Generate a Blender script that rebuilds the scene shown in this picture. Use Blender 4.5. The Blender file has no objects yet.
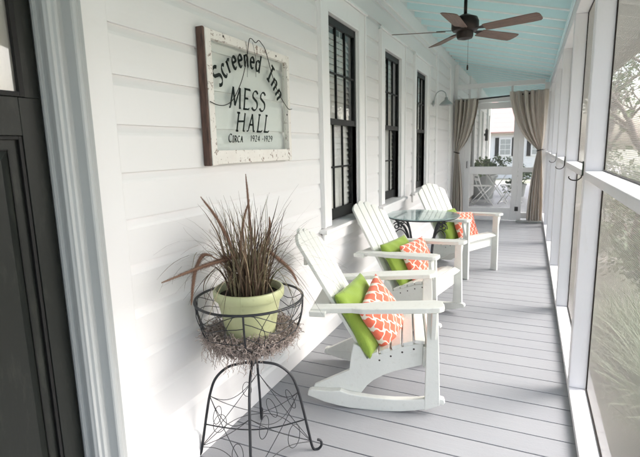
import bpy, bmesh, math, random
import numpy as np
from mathutils import Vector, Matrix, Euler, Quaternion
PI = math.pi; R = math.radians
random.seed(7); rng = random.Random(11)
scn = bpy.context.scene
COL = scn.collection

# ------------------------------------------------------------ materials
class NB:
    """tiny node helper"""
    def __init__(s, name):
        s.m = bpy.data.materials.new(name); s.m.use_nodes = True
        s.nt = s.m.node_tree; s.N = s.nt.nodes; s.L = s.nt.links
        s.bsdf = s.N['Principled BSDF']; s.out = s.N['Material Output']
    def n(s, t, **k):
        x = s.N.new(t)
        for a, b in k.items(): setattr(x, a, b)
        return x
    def link(s, a, b): s.L.new(a, b)
    def math(s, op, a, b=None, c=None):
        x = s.n('ShaderNodeMath', operation=op)
        for i, v in enumerate((a, b, c)):
            if v is None: continue
            if isinstance(v, (int, float)): x.inputs[i].default_value = v
            else: s.link(v, x.inputs[i])
        return x.outputs[0]
    def mix(s, f, a, b):
        x = s.n('ShaderNodeMix', data_type='RGBA')
        for i, v in ((0, f), (6, a), (7, b)):
            if isinstance(v, (int, float)): x.inputs[i].default_value = v
            elif isinstance(v, tuple): x.inputs[i].default_value = (*v[:3], 1)
            else: s.link(v, x.inputs[i])
        return x.outputs[2]
    def coord(s, kind='Object', scale=(1, 1, 1)):
        tc = s.n('ShaderNodeTexCoord'); mp = s.n('ShaderNodeMapping')
        mp.inputs['Scale'].default_value = scale
        s.link(tc.outputs[kind], mp.inputs[0]); return mp.outputs[0]
    def noise(s, vec, scale, detail=4, rough=.55):
        x = s.n('ShaderNodeTexNoise'); x.inputs['Scale'].default_value = scale
        x.inputs['Detail'].default_value = detail; x.inputs['Roughness'].default_value = rough
        s.link(vec, x.inputs['Vector']); return x.outputs[0]
    def ramp(s, f, a, b, ca=(0, 0, 0), cb=(1, 1, 1)):
        x = s.n('ShaderNodeValToRGB'); e = x.color_ramp.elements
        e[0].position = a; e[0].color = (*ca, 1); e[1].position = b; e[1].color = (*cb, 1)
        s.link(f, x.inputs[0]); return x.outputs[0]
    def bump(s, h, strength, dist=.002):
        x = s.n('ShaderNodeBump'); x.inputs['Strength'].default_value = strength
        x.inputs['Distance'].default_value = dist; s.link(h, x.inputs['Height'])
        s.link(x.outputs[0], s.bsdf.inputs['Normal']); return x
    def base(s, c):
        if isinstance(c, tuple): s.bsdf.inputs['Base Color'].default_value = (*c[:3], 1)
        else: s.link(c, s.bsdf.inputs['Base Color'])
    def set(s, **k):
        for a, b in k.items():
            s.bsdf.inputs[a.replace('_', ' ')].default_value = b

def paint(name, col, rough=.45, var=.06, scale=3, grain=(1, 1, 1), bump=.25, dirt=None, dirt_amt=.0):
    b = NB(name); v = b.coord('Object', grain)
    n1 = b.noise(v, scale, 5)
    dark = tuple(c*(1-var) for c in col)
    c = b.mix(n1, dark, col)
    if dirt:
        n2 = b.noise(v, scale*4, 8, .7)
        c = b.mix(b.math('MULTIPLY', b.ramp(n2, .55, .8), dirt_amt), c, dirt)
    b.base(c); b.set(Roughness=rough)
    n3 = b.noise(v, 60, 5)
    b.bump(n3, bump, .001)
    return b.m

M = {}
M['siding'] = paint('white_siding_paint', (.765, .752, .748), .42, .03, 1.2, (1, .25, 1), .3, (.55, .54, .50), .22)
M['trim'] = paint('white_trim_paint', (.83, .82, .815), .40, .03, 2, (1, 1, .3), .25, (.55, .53, .48), .18)
M['jamb'] = paint('jamb_paint', (.40, .415, .415), .45, .05, 3, (1, 1, .3), .3, (.35, .33, .28), .3)
M['post'] = paint('porch_post_paint', (.765, .755, .775), .45, .04, 2.5, (2, 2, .4), .4, (.5, .47, .42), .25)
M['chair'] = paint('chair_enamel', (.76, .765, .72), .46, .10, 6, (1, 1, 1), 1.0, (.42, .39, .33), .42)
M['blue'] = paint('haint_blue_paint', (.74, .94, .955), .5, .04, 1.5, (.3, 1, 1), .3, (.5, .6, .58), .2)
M['black'] = paint('black_sash_paint', (.010, .011, .011), .38, .2, 8, (1, 1, 1), .3, (.10, .10, .09), .25)
M['door'] = paint('charcoal_door_paint', (.014, .016, .014), .42, .22, 5, (1, 1, .25), .7, (.07, .075, .06), .4)
M['door_groove'] = paint('door_groove_paint', (.008, .008, .008), .5, .1, 5)
M['iron'] = paint('black_wrought_iron', (.017, .018, .022), .42, .2, 20, (1, 1, 1), .8, (.06, .055, .05), .5)
M['bronze'] = paint('oiled_bronze', (.030, .022, .019), .4, .25, 12, (1, 1, 1), .5)
M['bronze'].node_tree.nodes['Principled BSDF'].inputs['Metallic'].default_value = .6
M['galv'] = paint('galvanised_metal', (.42, .44, .43), .42, .2, 14, (1, 1, 1), .3)
M['galv'].node_tree.nodes['Principled BSDF'].inputs['Metallic'].default_value = .7
for k_ in ('door', 'black', 'door_groove'):
    M[k_].node_tree.nodes['Principled BSDF'].inputs['Specular IOR Level'].default_value = .25
M['screw'] = paint('dark_screw', (.05, .035, .03), .5)
M['soil'] = paint('potting_soil', (.03, .022, .015), .95, .5, 30, bump=1)
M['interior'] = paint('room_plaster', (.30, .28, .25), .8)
M['white_metal'] = paint('white_bistro_paint', (.76, .76, .74), .4)
M['plastic_black'] = paint('black_plastic', (.02, .02, .02), .4)
M['bark'] = paint('tree_bark', (.34, .275, .24), .9, .5, 6, (1, 1, .25), 1)
M['brick'] = paint('foundation_paint', (.42, .40, .38), .8)

def floor_mat():
    b = NB('grey_floor_paint'); v = b.coord('Object')
    n1 = b.noise(v, 1.3, 4); n2 = b.noise(b.coord('Object', (.35, 4, 1)), 9, 6, .6)
    geo = b.n('ShaderNodeNewGeometry')
    isl = geo.outputs['Random Per Island']
    c = b.mix(n1, (.265, .270, .286), (.318, .323, .338))
    c = b.mix(b.math('MULTIPLY', isl, .75), c, (.265, .27, .29))
    c = b.mix(b.math('MULTIPLY', b.ramp(n2, .5, .8), .35), c, (.30, .295, .31))
    sp = b.noise(v, 90, 2); c = b.mix(b.math('MULTIPLY', b.ramp(sp, .68, .74), .35), c, (.22, .21, .21))
    b.base(c); b.link(b.ramp(n2, .2, .9, (.34,)*3, (.52,)*3), b.bsdf.inputs['Roughness'])
    b.bump(b.math('ADD', n2, b.math('MULTIPLY', sp, .6)), .45, .002); return b.m
M['floor'] = floor_mat()

def screen_mat():
    b = NB('insect_screen_mesh')
    geo = b.n('ShaderNodeNewGeometry')
    dp = b.n('ShaderNodeVectorMath', operation='DOT_PRODUCT')
    b.link(geo.outputs['Incoming'], dp.inputs[0]); b.link(geo.outputs['Normal'], dp.inputs[1])
    c = b.math('MAXIMUM', b.math('ABSOLUTE', dp.outputs['Value']), .04)
    v = b.coord('Object'); sx = b.n('ShaderNodeSeparateXYZ'); b.link(v, sx.inputs[0])
    # woven wires, 5 mm pattern
    fy = b.math('ABSOLUTE', b.math('SINE', b.math('MULTIPLY', b.math('ADD', sx.outputs[0], sx.outputs[1]), PI/.0075)))
    fz = b.math('ABSOLUTE', b.math('SINE', b.math('MULTIPLY', sx.outputs[2], PI/.0075)))
    wv = b.math('MAXIMUM', b.math('POWER', fy, 5), b.math('POWER', fz, 5))
    cov = b.math('ADD', .032, b.math('MULTIPLY', wv, .12))
    tr = b.math('POWER', b.math('SUBTRACT', 1, cov), b.math('DIVIDE', 1, c))
    b.base((.58, .555, .53)); b.set(Roughness=.7)
    t = b.n('ShaderNodeBsdfTransparent'); mx = b.n('ShaderNodeMixShader')
    b.link(tr, mx.inputs[0]); b.link(b.bsdf.outputs[0], mx.inputs[1]); b.link(t.outputs[0], mx.inputs[2])
    b.link(mx.outputs[0], b.out.inputs[0]); return b.m
M['screen'] = screen_mat()

def glass_mat(name, tint=(.93, .96, .95), refl=1.0, body=0.0, bodycol=(.5, .6, .58)):
    b = NB(name); geo = b.n('ShaderNodeNewGeometry')
    dp = b.n('ShaderNodeVectorMath', operation='DOT_PRODUCT')
    b.link(geo.outputs['Incoming'], dp.inputs[0]); b.link(geo.outputs['Normal'], dp.inputs[1])
    sch = b.math('ADD', .045, b.math('MULTIPLY', b.math('POWER', b.math('SUBTRACT', 1, b.math('ABSOLUTE', dp.outputs['Value'])), 5), .95))
    t = b.n('ShaderNodeBsdfTransparent'); t.inputs[0].default_value = (*tint, 1)
    g = b.n('ShaderNodeBsdfGlossy'); g.inputs['Roughness'].default_value = .015
    n = b.noise(b.coord('Object'), 5, 2)
    bp = b.n('ShaderNodeBump'); bp.inputs['Strength'].default_value = .35; bp.inputs['Distance'].default_value = .004
    b.link(n, bp.inputs['Height']); b.link(bp.outputs[0], g.inputs['Normal'])
    mx = b.n('ShaderNodeMixShader'); b.link(b.math('MULTIPLY', sch, refl), mx.inputs[0])
    b.link(t.outputs[0], mx.inputs[1]); b.link(g.outputs[0], mx.inputs[2]); o = mx.outputs[0]
    if body:
        b.base(bodycol); m2 = b.n('ShaderNodeMixShader'); m2.inputs[0].default_value = body
        b.link(o, m2.inputs[1]); b.link(b.bsdf.outputs[0], m2.inputs[2]); o = m2.outputs[0]
    b.link(o, b.out.inputs[0]); return b.m
M['glass'] = glass_mat('window_glass', (.97, .98, .975), 1.9)
M['table_glass'] = glass_mat('green_table_glass', (.86, .95, .945), 1.3, .16, (.60, .78, .78))
M['sign_glass'] = glass_mat('old_pane_glass', (.93, .965, .94), .9, .05, (.75, .8, .77))

def fabric(name, c1, c2, scale=260, bump=.5, rough=.9, wr=0.0):
    b = NB(name); v = b.coord('UV')
    s = b.n('ShaderNodeSeparateXYZ'); b.link(v, s.inputs[0])
    w = b.math('MULTIPLY', b.math('SINE', b.math('MULTIPLY', s.outputs[0], scale)), b.math('SINE', b.math('MULTIPLY', s.outputs[1], scale)))
    n = b.noise(v, 6, 5)
    b.base(b.mix(n, c1, c2)); b.set(Roughness=rough); b.set(Sheen_Weight=.25)
    b.bump(b.math('ADD', b.math('MULTIPLY', w, .35), b.math('MULTIPLY', n, 2)), bump, .002); return b.m
M['green'] = fabric('lime_green_fabric', (.21, .31, .035), (.29, .41, .06))
def trellis():
    b = NB('coral_trellis_fabric'); v = b.coord('UV'); s = b.n('ShaderNodeSeparateXYZ'); b.link(v, s.inputs[0])
    x = b.math('MULTIPLY', s.outputs[0], 4.9); y = b.math('MULTIPLY', s.outputs[1], 4.1)
    x2 = b.math('ADD', x, b.math('MULTIPLY', b.math('SINE', b.math('MULTIPLY', y, 4*PI)), .055))
    y2 = b.math('SUBTRACT', y, b.math('MULTIPLY', b.math('SINE', b.math('MULTIPLY', x, 4*PI)), .055))
    f = b.math('ADD', b.math('COSINE', b.math('MULTIPLY', x2, 2*PI)), b.math('COSINE', b.math('MULTIPLY', y2, 2*PI)))
    m = b.ramp(b.math('ABSOLUTE', f), .30, .48)
    n = b.noise(v, 8, 4)
    c = b.mix(m, (.80, .72, .62), b.mix(n, (.74, .13, .07), (.82, .19, .11)))
    b.base(c); b.set(Roughness=.9); b.set(Sheen_Weight=.2)
    b.bump(n, .5, .004); return b.m
M['coral'] = trellis()
def linen():
    b = NB('taupe_linen'); v = b.coord('Object'); n = b.noise(b.coord('Object', (30, 30, 1.5)), 6, 5)
    b.base(b.mix(n, (.66, .61, .55), (.76, .71, .65))); b.set(Roughness=.92); b.set(Sheen_Weight=.2)
    tl = b.n('ShaderNodeBsdfTranslucent'); tl.inputs[0].default_value = (.72, .66, .59, 1)
    mx = b.n('ShaderNodeMixShader'); mx.inputs[0].default_value = .35
    b.link(b.bsdf.outputs[0], mx.inputs[1]); b.link(tl.outputs[0], mx.inputs[2]); b.link(mx.outputs[0], b.out.inputs[0])
    b.bump(n, .4, .002); return b.m
M['linen'] = linen()
def leafm(name, a, c, rough=.6, tr=.2):
    b = NB(name); g = b.n('ShaderNodeNewGeometry'); isl = g.outputs['Random Per Island']
    col = b.mix(isl, a, c); b.base(col); b.set(Roughness=rough)
    tl = b.n('ShaderNodeBsdfTranslucent'); b.link(col, tl.inputs[0])
    mx = b.n('ShaderNodeMixShader'); mx.inputs[0].default_value = tr
    b.link(b.bsdf.outputs[0], mx.inputs[1]); b.link(tl.outputs[0], mx.inputs[2]); b.link(mx.outputs[0], b.out.inputs[0]); return b.m
M['blade_purple'] = leafm('purple_grass_blade', (.045, .022, .018), (.21, .145, .095), .5, .15)
M['blade_tan'] = leafm('dry_tan_blade', (.15, .14, .07), (.42, .33, .22), .6, .15)
M['plume'] = leafm('russet_seed_plume', (.20, .10, .065), (.44, .28, .20), .8, .2)
M['moss'] = leafm('spanish_moss', (.24, .19, .17), (.56, .47, .42), .9, .15)
M['leaf'] = leafm('tree_leaf', (.07, .12, .04), (.17, .24, .09))
M['leaf_dark'] = leafm('shrub_leaf', (.045, .085, .04), (.12, .18, .08))
M['grassblade'] = leafm('garden_grass_blade', (.14, .20, .10), (.36, .42, .28))
def pot_mat():
    b = NB('celery_green_glaze'); v = b.coord('Object'); n = b.noise(v, 8, 6); n2 = b.noise(v, 45, 4)
    c = b.mix(n, (.42, .45, .22), (.57, .58, .36)); c = b.mix(b.math('MULTIPLY', b.ramp(n2, .58, .75), .5), c, (.30, .30, .16))
    b.base(c); b.set(Roughness=.38); b.bump(n, .4, .004); return b.m
M['pot'] = pot_mat()
def wood(name, a, c, scale=(1, 12, 12), rough=.5):
    b = NB(name); v = b.coord('Object', scale); n = b.noise(v, 5, 8, .65)
    b.base(b.mix(b.ramp(n, .35, .65), a, c)); b.set(Roughness=rough); b.bump(n, .3, .002); return b.m
M['fanwood'] = wood('walnut_fan_blade', (.075, .042, .030), (.20, .125, .09), (2, 40, 40), .42)
M['brownwood'] = wood('dark_stained_edge', (.045, .024, .018), (.12, .062, .045), (20, 20, 3), .6)
def distressed():
    b = NB('distressed_white_pink_paint'); v = b.coord('Object'); n = b.noise(v, 9, 8, .7); n2 = b.noise(v, 34, 8, .75)
    c = b.mix(n, (.70, .65, .60), (.83, .81, .77)); c = b.mix(b.ramp(b.math('ADD', n2, b.math('MULTIPLY', b.math('SUBTRACT', n, .5), .35)), .575, .60), c, (.26, .19, .15))
    b.base(c); b.set(Roughness=.75); b.bump(n2, .5, .003); return b.m
M['distressed'] = distressed()
M['ink'] = paint('black_green_ink', (.006, .012, .010), .95, .3, 20)
M['blind'] = paint('white_blind_slat', (.84, .83, .79), .5, .05, 4)
def grass_ground():
    b = NB('lawn'); v = b.coord('Object'); n = b.noise(v, 4, 8, .7); n2 = b.noise(v, .6, 4)
    c = b.mix(n, (.19, .20, .14), (.35, .35, .28)); b.base(b.mix(b.ramp(n2, .50, .66), c, (.52, .49, .45))); b.set(Roughness=.95)
    b.bump(n, 1, .03); return b.m
M['lawn'] = grass_ground()
def lap(name, a, pitch=.14):
    b = NB(name); v = b.coord('Object'); s = b.n('ShaderNodeSeparateXYZ'); b.link(v, s.inputs[0])
    fr = b.math('FRACT', b.math('DIVIDE', s.outputs[2], pitch)); n = b.noise(v, 2, 4)
    b.base(b.mix(n, a, tuple(x*.9 for x in a))); b.set(Roughness=.6); b.bump(b.math('SUBTRACT', 1, fr), 1, .02); return b.m
M['lapbeige'] = lap('beige_lap_siding', (.36, .34, .29), .22)
M['lapwhite'] = lap('white_lap_siding', (.78, .78, .76))
M['redroof'] = lap('red_metal_roof', (.50, .33, .30), .3)
M['pinkroof'] = paint('pale_tin_roof', (.66, .58, .56), .5, .1, 2)
M['path'] = paint('pale_concrete', (.45, .44, .42), .85, .15, 2)

# ------------------------------------------------------------ geometry helpers
def frame(d):
    d = d.normalized(); a = Vector((0, 0, 1)) if abs(d.z) < .9 else Vector((1, 0, 0))
    u = d.cross(a).normalized(); return u, d.cross(u).normalized()
class MB:
    def __init__(s): s.v = []; s.f = []; s.uv = None; s.fm = []
    def add(s, vs, fs, X=None):
        o = len(s.v)
        for p in vs:
            p = Vector(p); s.v.append(tuple(X @ p) if X else tuple(p))
        s.f += [tuple(i+o for i in f) for f in fs]; return s
    def box(s, x0, x1, y0, y1, z0, z1, X=None):
        x0, x1 = sorted((x0, x1)); y0, y1 = sorted((y0, y1)); z0, z1 = sorted((z0, z1))
        vs = [(x, y, z) for x in (x0, x1) for y in (y0, y1) for z in (z0, z1)]
        return s.add(vs, [(0, 1, 3, 2), (4, 6, 7, 5), (0, 4, 5, 1), (2, 3, 7, 6), (0, 2, 6, 4), (1, 5, 7, 3)], X)
    def prism(s, poly, a, b, axis='y', X=None):
        """poly in the two remaining axes (x,z for y; y,z for x; x,y for z)"""
        def P(p, t):
            return {'y': (p[0], t, p[1]), 'x': (t, p[0], p[1]), 'z': (p[0], p[1], t)}[axis]
        n = len(poly); vs = [P(p, a) for p in poly]+[P(p, b) for p in poly]
        area = sum(poly[i][0]*poly[(i+1) % n][1]-poly[(i+1) % n][0]*poly[i][1] for i in range(n))
        fs = [tuple(range(n)), tuple(range(2*n-1, n-1, -1))]+[(i, i+n, (i+1) % n+n, (i+1) % n) for i in range(n)]
        flip = (area > 0) != (axis == 'y')
        if (b > a) != flip: pass
        return s.add(vs, fs, X)
    def tube(s, pts, r, n=8, X=None, closed=False, cap=True):
        pts = [Vector(p) for p in pts]; m = len(pts)
        rs = r if isinstance(r, (list, tuple)) else [r]*m
        u = None; rings = []
        for i, p in enumerate(pts):
            a = pts[(i-1) % m] if (closed or i) else pts[0]; c = pts[(i+1) % m] if (closed or i < m-1) else pts[-1]
            d = (c-a)
            if d.length < 1e-9: d = Vector((0, 0, 1))
            d.normalize()
            if u is None: u, w = frame(d)
            else:
                u = u-d*u.dot(d)
                if u.length < 1e-6: u, w = frame(d)
                u.normalize()
            w = d.cross(u)
            rings.append([p+(u*math.cos(2*PI*k/n)+w*math.sin(2*PI*k/n))*rs[i] for k in range(n)])
        vs = [q for rg in rings for q in rg]; fs = []
        for i in range(m if closed else m-1):
            j = (i+1) % m
            for k in range(n): fs.append((i*n+k, i*n+(k+1) % n, j*n+(k+1) % n, j*n+k))
        if cap and not closed: fs += [tuple(range(n-1, -1, -1)), tuple((m-1)*n+k for k in range(n))]
        return s.add(vs, fs, X)
    def lathe(s, prof, n=32, X=None):
        vs = [(r*math.cos(2*PI*k/n), r*math.sin(2*PI*k/n), z) for r, z in prof for k in range(n)]
        fs = [(i*n+k, i*n+(k+1) % n, (i+1)*n+(k+1) % n, (i+1)*n+k) for i in range(len(prof)-1) for k in range(n)]
        return s.add(vs, fs, X)
    def grid(s, P, nu, nv, closed_u=False):
        vs = [P(i, j) for j in range(nv) for i in range(nu)]; fs = []
        for j in range(nv-1):
            for i in range(nu if closed_u else nu-1):
                fs.append((j*nu+i, j*nu+(i+1) % nu, (j+1)*nu+(i+1) % nu, (j+1)*nu+i))
        return s.add(vs, fs)
    def build(s, name, mat, parent=None, world=False, smooth=False, bevel=0, seg=2, uv=None, solid=0, autosmooth=False, recalc=True):
        me = bpy.data.meshes.new(name); me.from_pydata(s.v, [], s.f); me.validate()
        bm = bmesh.new(); bm.from_mesh(me)
        if recalc: bmesh.ops.recalc_face_normals(bm, faces=bm.faces)
        bm.to_mesh(me); bm.free()
        if uv:
            l = me.uv_layers.new(name='UVMap')
            for lp in me.loops: l.data[lp.index].uv = uv[lp.vertex_index]
        mats = mat if isinstance(mat, list) else [mat]
        for m_ in mats: me.materials.append(m_)
        if smooth: me.polygons.foreach_set('use_smooth', [True]*len(me.polygons))
        o = bpy.data.objects.new(name, me); COL.objects.link(o)
        if bevel:
            b = o.modifiers.new('bevel', 'BEVEL'); b.width = bevel; b.segments = seg; b.limit_method = 'ANGLE'; b.angle_limit = R(35); b.harden_normals = False
        if solid:
            b = o.modifiers.new('solid', 'SOLIDIFY'); b.thickness = solid; b.offset = 0
        if autosmooth:
            me.polygons.foreach_set('use_smooth', [True]*len(me.polygons))
            me.set_sharp_from_angle(angle=R(38))
        if parent:
            o.parent = parent
            if world:
                P = Matrix.Identity(4); q = parent; ch = []
                while q: ch.append(q); q = q.parent
                for q in reversed(ch): P = P @ q.matrix_parent_inverse @ q.matrix_basis
                o.matrix_parent_inverse = P.inverted()
        return o
def tag(o, label=None, cat=None, group=None, kind=None):
    if label: o['label'] = label
    if cat: o['category'] = cat
    if group: o['group'] = group
    if kind: o['kind'] = kind
    return o
def thing(name, label, cat, loc=(0, 0, 0), rz=0, group=None, kind=None):
    o = bpy.data.objects.new(name, None); COL.objects.link(o); o.empty_display_size = .1
    o.location = loc; o.rotation_euler = (0, 0, rz); return tag(o, label, cat, group, kind)
def copy_tree(o, parent=None):
    c = o.copy(); COL.objects.link(c); c.parent = parent
    for ch in [x for x in KIDS.get(o.name, [])] if False else list(o.children): copy_tree(ch, c)
    return c
def spline(pts, n=8):
    """Catmull-Rom through pts"""
    P = [Vector(p) for p in pts]; P = [2*P[0]-P[1]]+P+[2*P[-1]-P[-2]]; out = []
    for i in range(1, len(P)-2):
        for k in range(n):
            t = k/n; a, b, c, d = P[i-1:i+3]
            out.append(.5*((2*b)+(c-a)*t+(2*a-5*b+4*c-d)*t*t+(3*b-a-3*c+d)*t**3))
    out.append(P[-2]); return out

WX = -1.355      # face of the house wall
EX = .26         # inner face of the screened side
Y0, Y1 = -3.0, 18.0
YE = 9.10        # end partition

# ============================================================ SETTING
g = MB(); g.add([(-60, -60, -.62), (90, -60, -.62), (90, 140, -.62), (-60, 140, -.62)], [(0, 1, 2, 3)])
g.build('ground', M['lawn']); tag(bpy.data.objects['ground'], kind='structure')
p = MB(); p.add([(5.2, -20, -.612), (6.6, -20, -.612), (6.6, 60, -.612), (5.2, 60, -.612)], [(0, 1, 2, 3)])
tag(p.build('path', M['path']), kind='structure')
# porch floor: tongue and groove boards running across, 0.151 m pitch
fl = MB(); k0 = int((Y0-.006)/.151)
k = k0
while .006+.151*k < Y1:
    y = .006+.151*k; dz = rng.uniform(-.0006, .0006)
    fl.box(WX-.02, EX+.14, y+.0029, y+.1481, -.022, dz); k += 1
tag(fl.build('porch_floor', M['floor'], bevel=.0016, seg=1), kind='structure')
fu = MB(); fu.box(WX-.02, EX+.12, Y0, Y1, -.05, -.0225); fu.box(EX+.05, EX+.10, Y0, Y1, -.62, -.051)
tag(fu.build('porch_floor_underside', M['door_groove']), kind='structure')

# ============================================================ HOUSE (wall, door, windows)
house = thing('house', 'white clapboard house wall with black sash windows and a charcoal door', 'house', (WX, 3.0, 0))
WC = [3.47, 4.87, 6.265]; OW = .32; CW = .155; WZ0, WZ1 = .84, 2.345
prof = [(0, 0), (.0, .134), (-.0030, .145), (-.0075, .156), (-.0110, .165), (-.0130, .1715), (-.0130, .174)]
def siding(y0, y1, z0, z1):
    sd = MB()
    zb = .982-.174*6
    while zb < z1:
        pts = []
        for x, z in prof:
            pts.append((x, zb+z))
        pts.append((0, zb+.174))
        pts = [(x, min(max(z, z0), z1)) for x, z in pts if True]
        if zb+.174 > z0:
            vs = []
            for x, z in pts: vs += [(WX+x, y0, z), (WX+x, y1, z)]
            fs = [(2*i, 2*i+1, 2*i+3, 2*i+2) for i in range(len(pts)-1) if abs(pts[i][1]-pts[i+1][1]) > 1e-6 or abs(pts[i][0]-pts[i+1][0]) > 1e-6]
            sd.add(vs, fs)
        zb += .174
    sd.build('siding', M['siding'], house, True)
ZT = 3.10
segs = [(1.232, WC[0]-OW-CW), (WC[0]+OW+CW, WC[1]-OW-CW), (WC[1]+OW+CW, WC[2]-OW-CW), (WC[2]+OW+CW, 8.62)]
for a, b in segs: siding(a, b, .13, ZT)
for c in WC:
    siding(c-OW-CW, c+OW+CW, .13, WZ0-.06); siding(c-OW-CW, c+OW+CW, WZ1+.155, ZT)
siding(Y0, .0, .13, ZT)
for a, b in ((9.2, 11.3), (12.5, 13.6), (14.8, 16.2), (17.1, Y1)): siding(a, b, .13, ZT)
# backing / body of the house
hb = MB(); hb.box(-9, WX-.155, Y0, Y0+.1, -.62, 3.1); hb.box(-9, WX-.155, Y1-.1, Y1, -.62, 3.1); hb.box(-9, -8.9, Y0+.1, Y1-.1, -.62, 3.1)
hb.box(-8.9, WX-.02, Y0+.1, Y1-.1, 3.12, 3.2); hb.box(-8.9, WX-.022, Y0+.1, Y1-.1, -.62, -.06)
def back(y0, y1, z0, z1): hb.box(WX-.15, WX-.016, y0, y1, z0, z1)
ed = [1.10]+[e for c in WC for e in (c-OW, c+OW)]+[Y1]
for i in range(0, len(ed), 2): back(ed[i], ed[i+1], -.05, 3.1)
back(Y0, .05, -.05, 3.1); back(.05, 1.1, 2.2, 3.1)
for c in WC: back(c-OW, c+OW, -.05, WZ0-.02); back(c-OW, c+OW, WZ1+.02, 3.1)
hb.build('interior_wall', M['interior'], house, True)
for bx in ((WX-.0155, WX+.006, 1.118, 1.234, .135, 2.419), (WX-.0155, WX+.004, .0, 1.236, 2.4205, 2.779), (WX-.0155, WX+.018, 8.615, 8.74, .135, 2.779), (WX-.0155, WX+.012, 8.7405, 9.09, .135, 2.779), (WX-.0155, WX+.018, 7.30, 7.42, .135, 2.779)):
    tr = MB(); tr.box(*bx); tr.build('corner_board', M['siding'] if bx[2] < 2 else M['trim'], house, True, bevel=.004)
bb = MB(); bb.prism([(WX-.004, 0), (WX+.022, 0), (WX+.022, .105), (WX+.012, .128), (WX-.004, .134)], 1.12, 9.0)
bb.build('baseboard', M['trim'], house, True, bevel=.002)
# frieze along the top of the wall
fz = MB(); fz.box(WX-.003, WX+.012, 1.232, Y1, 2.78, 2.93); fz.build('frieze_board', M['trim'], house, True, bevel=.004)

def window(c):
    y0, y1 = c-OW, c+OW
    w = MB()   # casing with a back band
    for a, b in ((y0-CW, y0-.012), (y1+.012, y1+CW)):
        w.box(WX-.0155, WX+.020, a, b, WZ0-.01, WZ1+.15)
    w.box(WX-.0155, WX+.019, y0-.0125, y1+.0125, WZ1+.012, WZ1+.15)
    w.box(WX+.0201, WX+.032, y0-CW, y0-CW+.022, WZ0-.01, WZ1+.15); w.box(WX+.0201, WX+.032, y1+CW-.022, y1+CW, WZ0-.01, WZ1+.15)
    w.box(WX+.0192, WX+.040, y0-CW-.012, y1+CW+.012, WZ1+.151, WZ1+.172)
    W = w.build('window', M['trim'], house, True, bevel=.003)
    j = MB()   # jamb lining
    for a, b in ((y0-.012, y0), (y1, y1+.012)): j.box(WX-.14, WX+.0185, a, b, WZ0-.01, WZ1)
    j.box(WX-.14, WX+.0185, y0-.0115, y1+.0115, WZ1+.0005, WZ1+.0118)
    for a, b in ((y0, y0+.010), (y1-.010, y1)): j.box(WX-.0135, WX-.002, a, b, WZ0, WZ1)
    j.build('jamb', M['trim'], W, True, bevel=.002)
    s = MB(); s.prism([(WX-.14, WZ0-.035), (WX+.055, WZ0-.05), (WX+.055, WZ0-.022), (WX-.14, WZ0-.002)], y0-CW-.03, y1+CW+.03)
    s.prism([(WX+.002, WZ0-.14), (WX+.021, WZ0-.14), (WX+.021, WZ0-.051), (WX+.002, WZ0-.048)], y0-CW, y1+CW)
    s.build('sill', M['trim'], W, True, bevel=.003)
    mid = 1.60
    def sash(xa, xb, za, zb, bot, top, name):
        q = MB(); st = .036
        q.box(xa, xb, y0+.003, y0+st, za, zb); q.box(xa, xb, y1-st, y1-.003, za, zb)
        q.box(xa+.0005, xb-.0005, y0+st, y1-st, za, za+bot); q.box(xa+.0005, xb-.0005, y0+st, y1-st, zb-top, zb)
        gw = (y1-y0-2*st)/3
        for i in (1, 2): q.box(xa+.006, xb-.004, y0+st+gw*i-.007, y0+st+gw*i+.007, za+bot, zb-top)
        zm = (za+bot+zb-top)/2; q.box(xa+.007, xb-.005, y0+st, y1-st, zm-.007, zm+.007)
        q.build(name, M['black'], W, True, bevel=.002)
        g_ = MB(); xm = (xa+xb)/2-.003; g_.add([(xm, y0+st-.004, za+bot-.004), (xm, y1-st+.004, za+bot-.004), (xm, y1-st+.004, zb-top+.004), (xm, y0+st-.004, zb-top+.004)], [(0, 1, 2, 3)])
        g_.build('pane', M['glass'], W, True)
    sash(WX-.042, WX-.014, mid-.022, WZ1-.002, .045, .055, 'upper_sash')
    sash(WX-.070, WX-.044, WZ0+.002, mid+.022, .085, .04, 'lower_sash')
    bl = MB(); z = WZ0+.03
    while z < WZ1-.05:
        X = Matrix.Translation((WX-.086, c, z)) @ Matrix.Rotation(R(66), 4, 'Y')
        bl.box(-.028, .028, -(OW-.003), OW-.003, -.0008, .0008, X); z += .046
    for yy in (c-.18, c+.18): bl.box(WX-.101, WX-.100, yy-.008, yy+.008, WZ0+.02, WZ1-.02)
    bl.build('blind', M['blind'], W, True)
    return W
for i, c in enumerate(WC):
    W = window(c)
# windows and posts of the wall beyond the end partition (seen small through the screen door)
for a, b in ((11.3, 12.5), (13.6, 14.8), (16.2, 17.1)):
    q = MB()
    for y in (a+.08, b-.08): q.box(WX-.004, WX+.05, y-.08, y+.08, .13, 3.0)
    q.box(WX-.003, WX+.045, a+.161, b-.161, 2.35, 3.0); q.box(WX-.003, WX+.045, a+.161, b-.161, .13, .7)
    f = q.build('window_surround', M['trim'], house, True, bevel=.004)
    s = MB(); s.box(WX-.010, WX+.004, a+.165, b-.165, .70, 2.35); s.build('pane', M['black'] if a < 12 else M['blind'], f, True)

# door, casing and threshold
dc = MB()
Dj = 1.010
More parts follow.
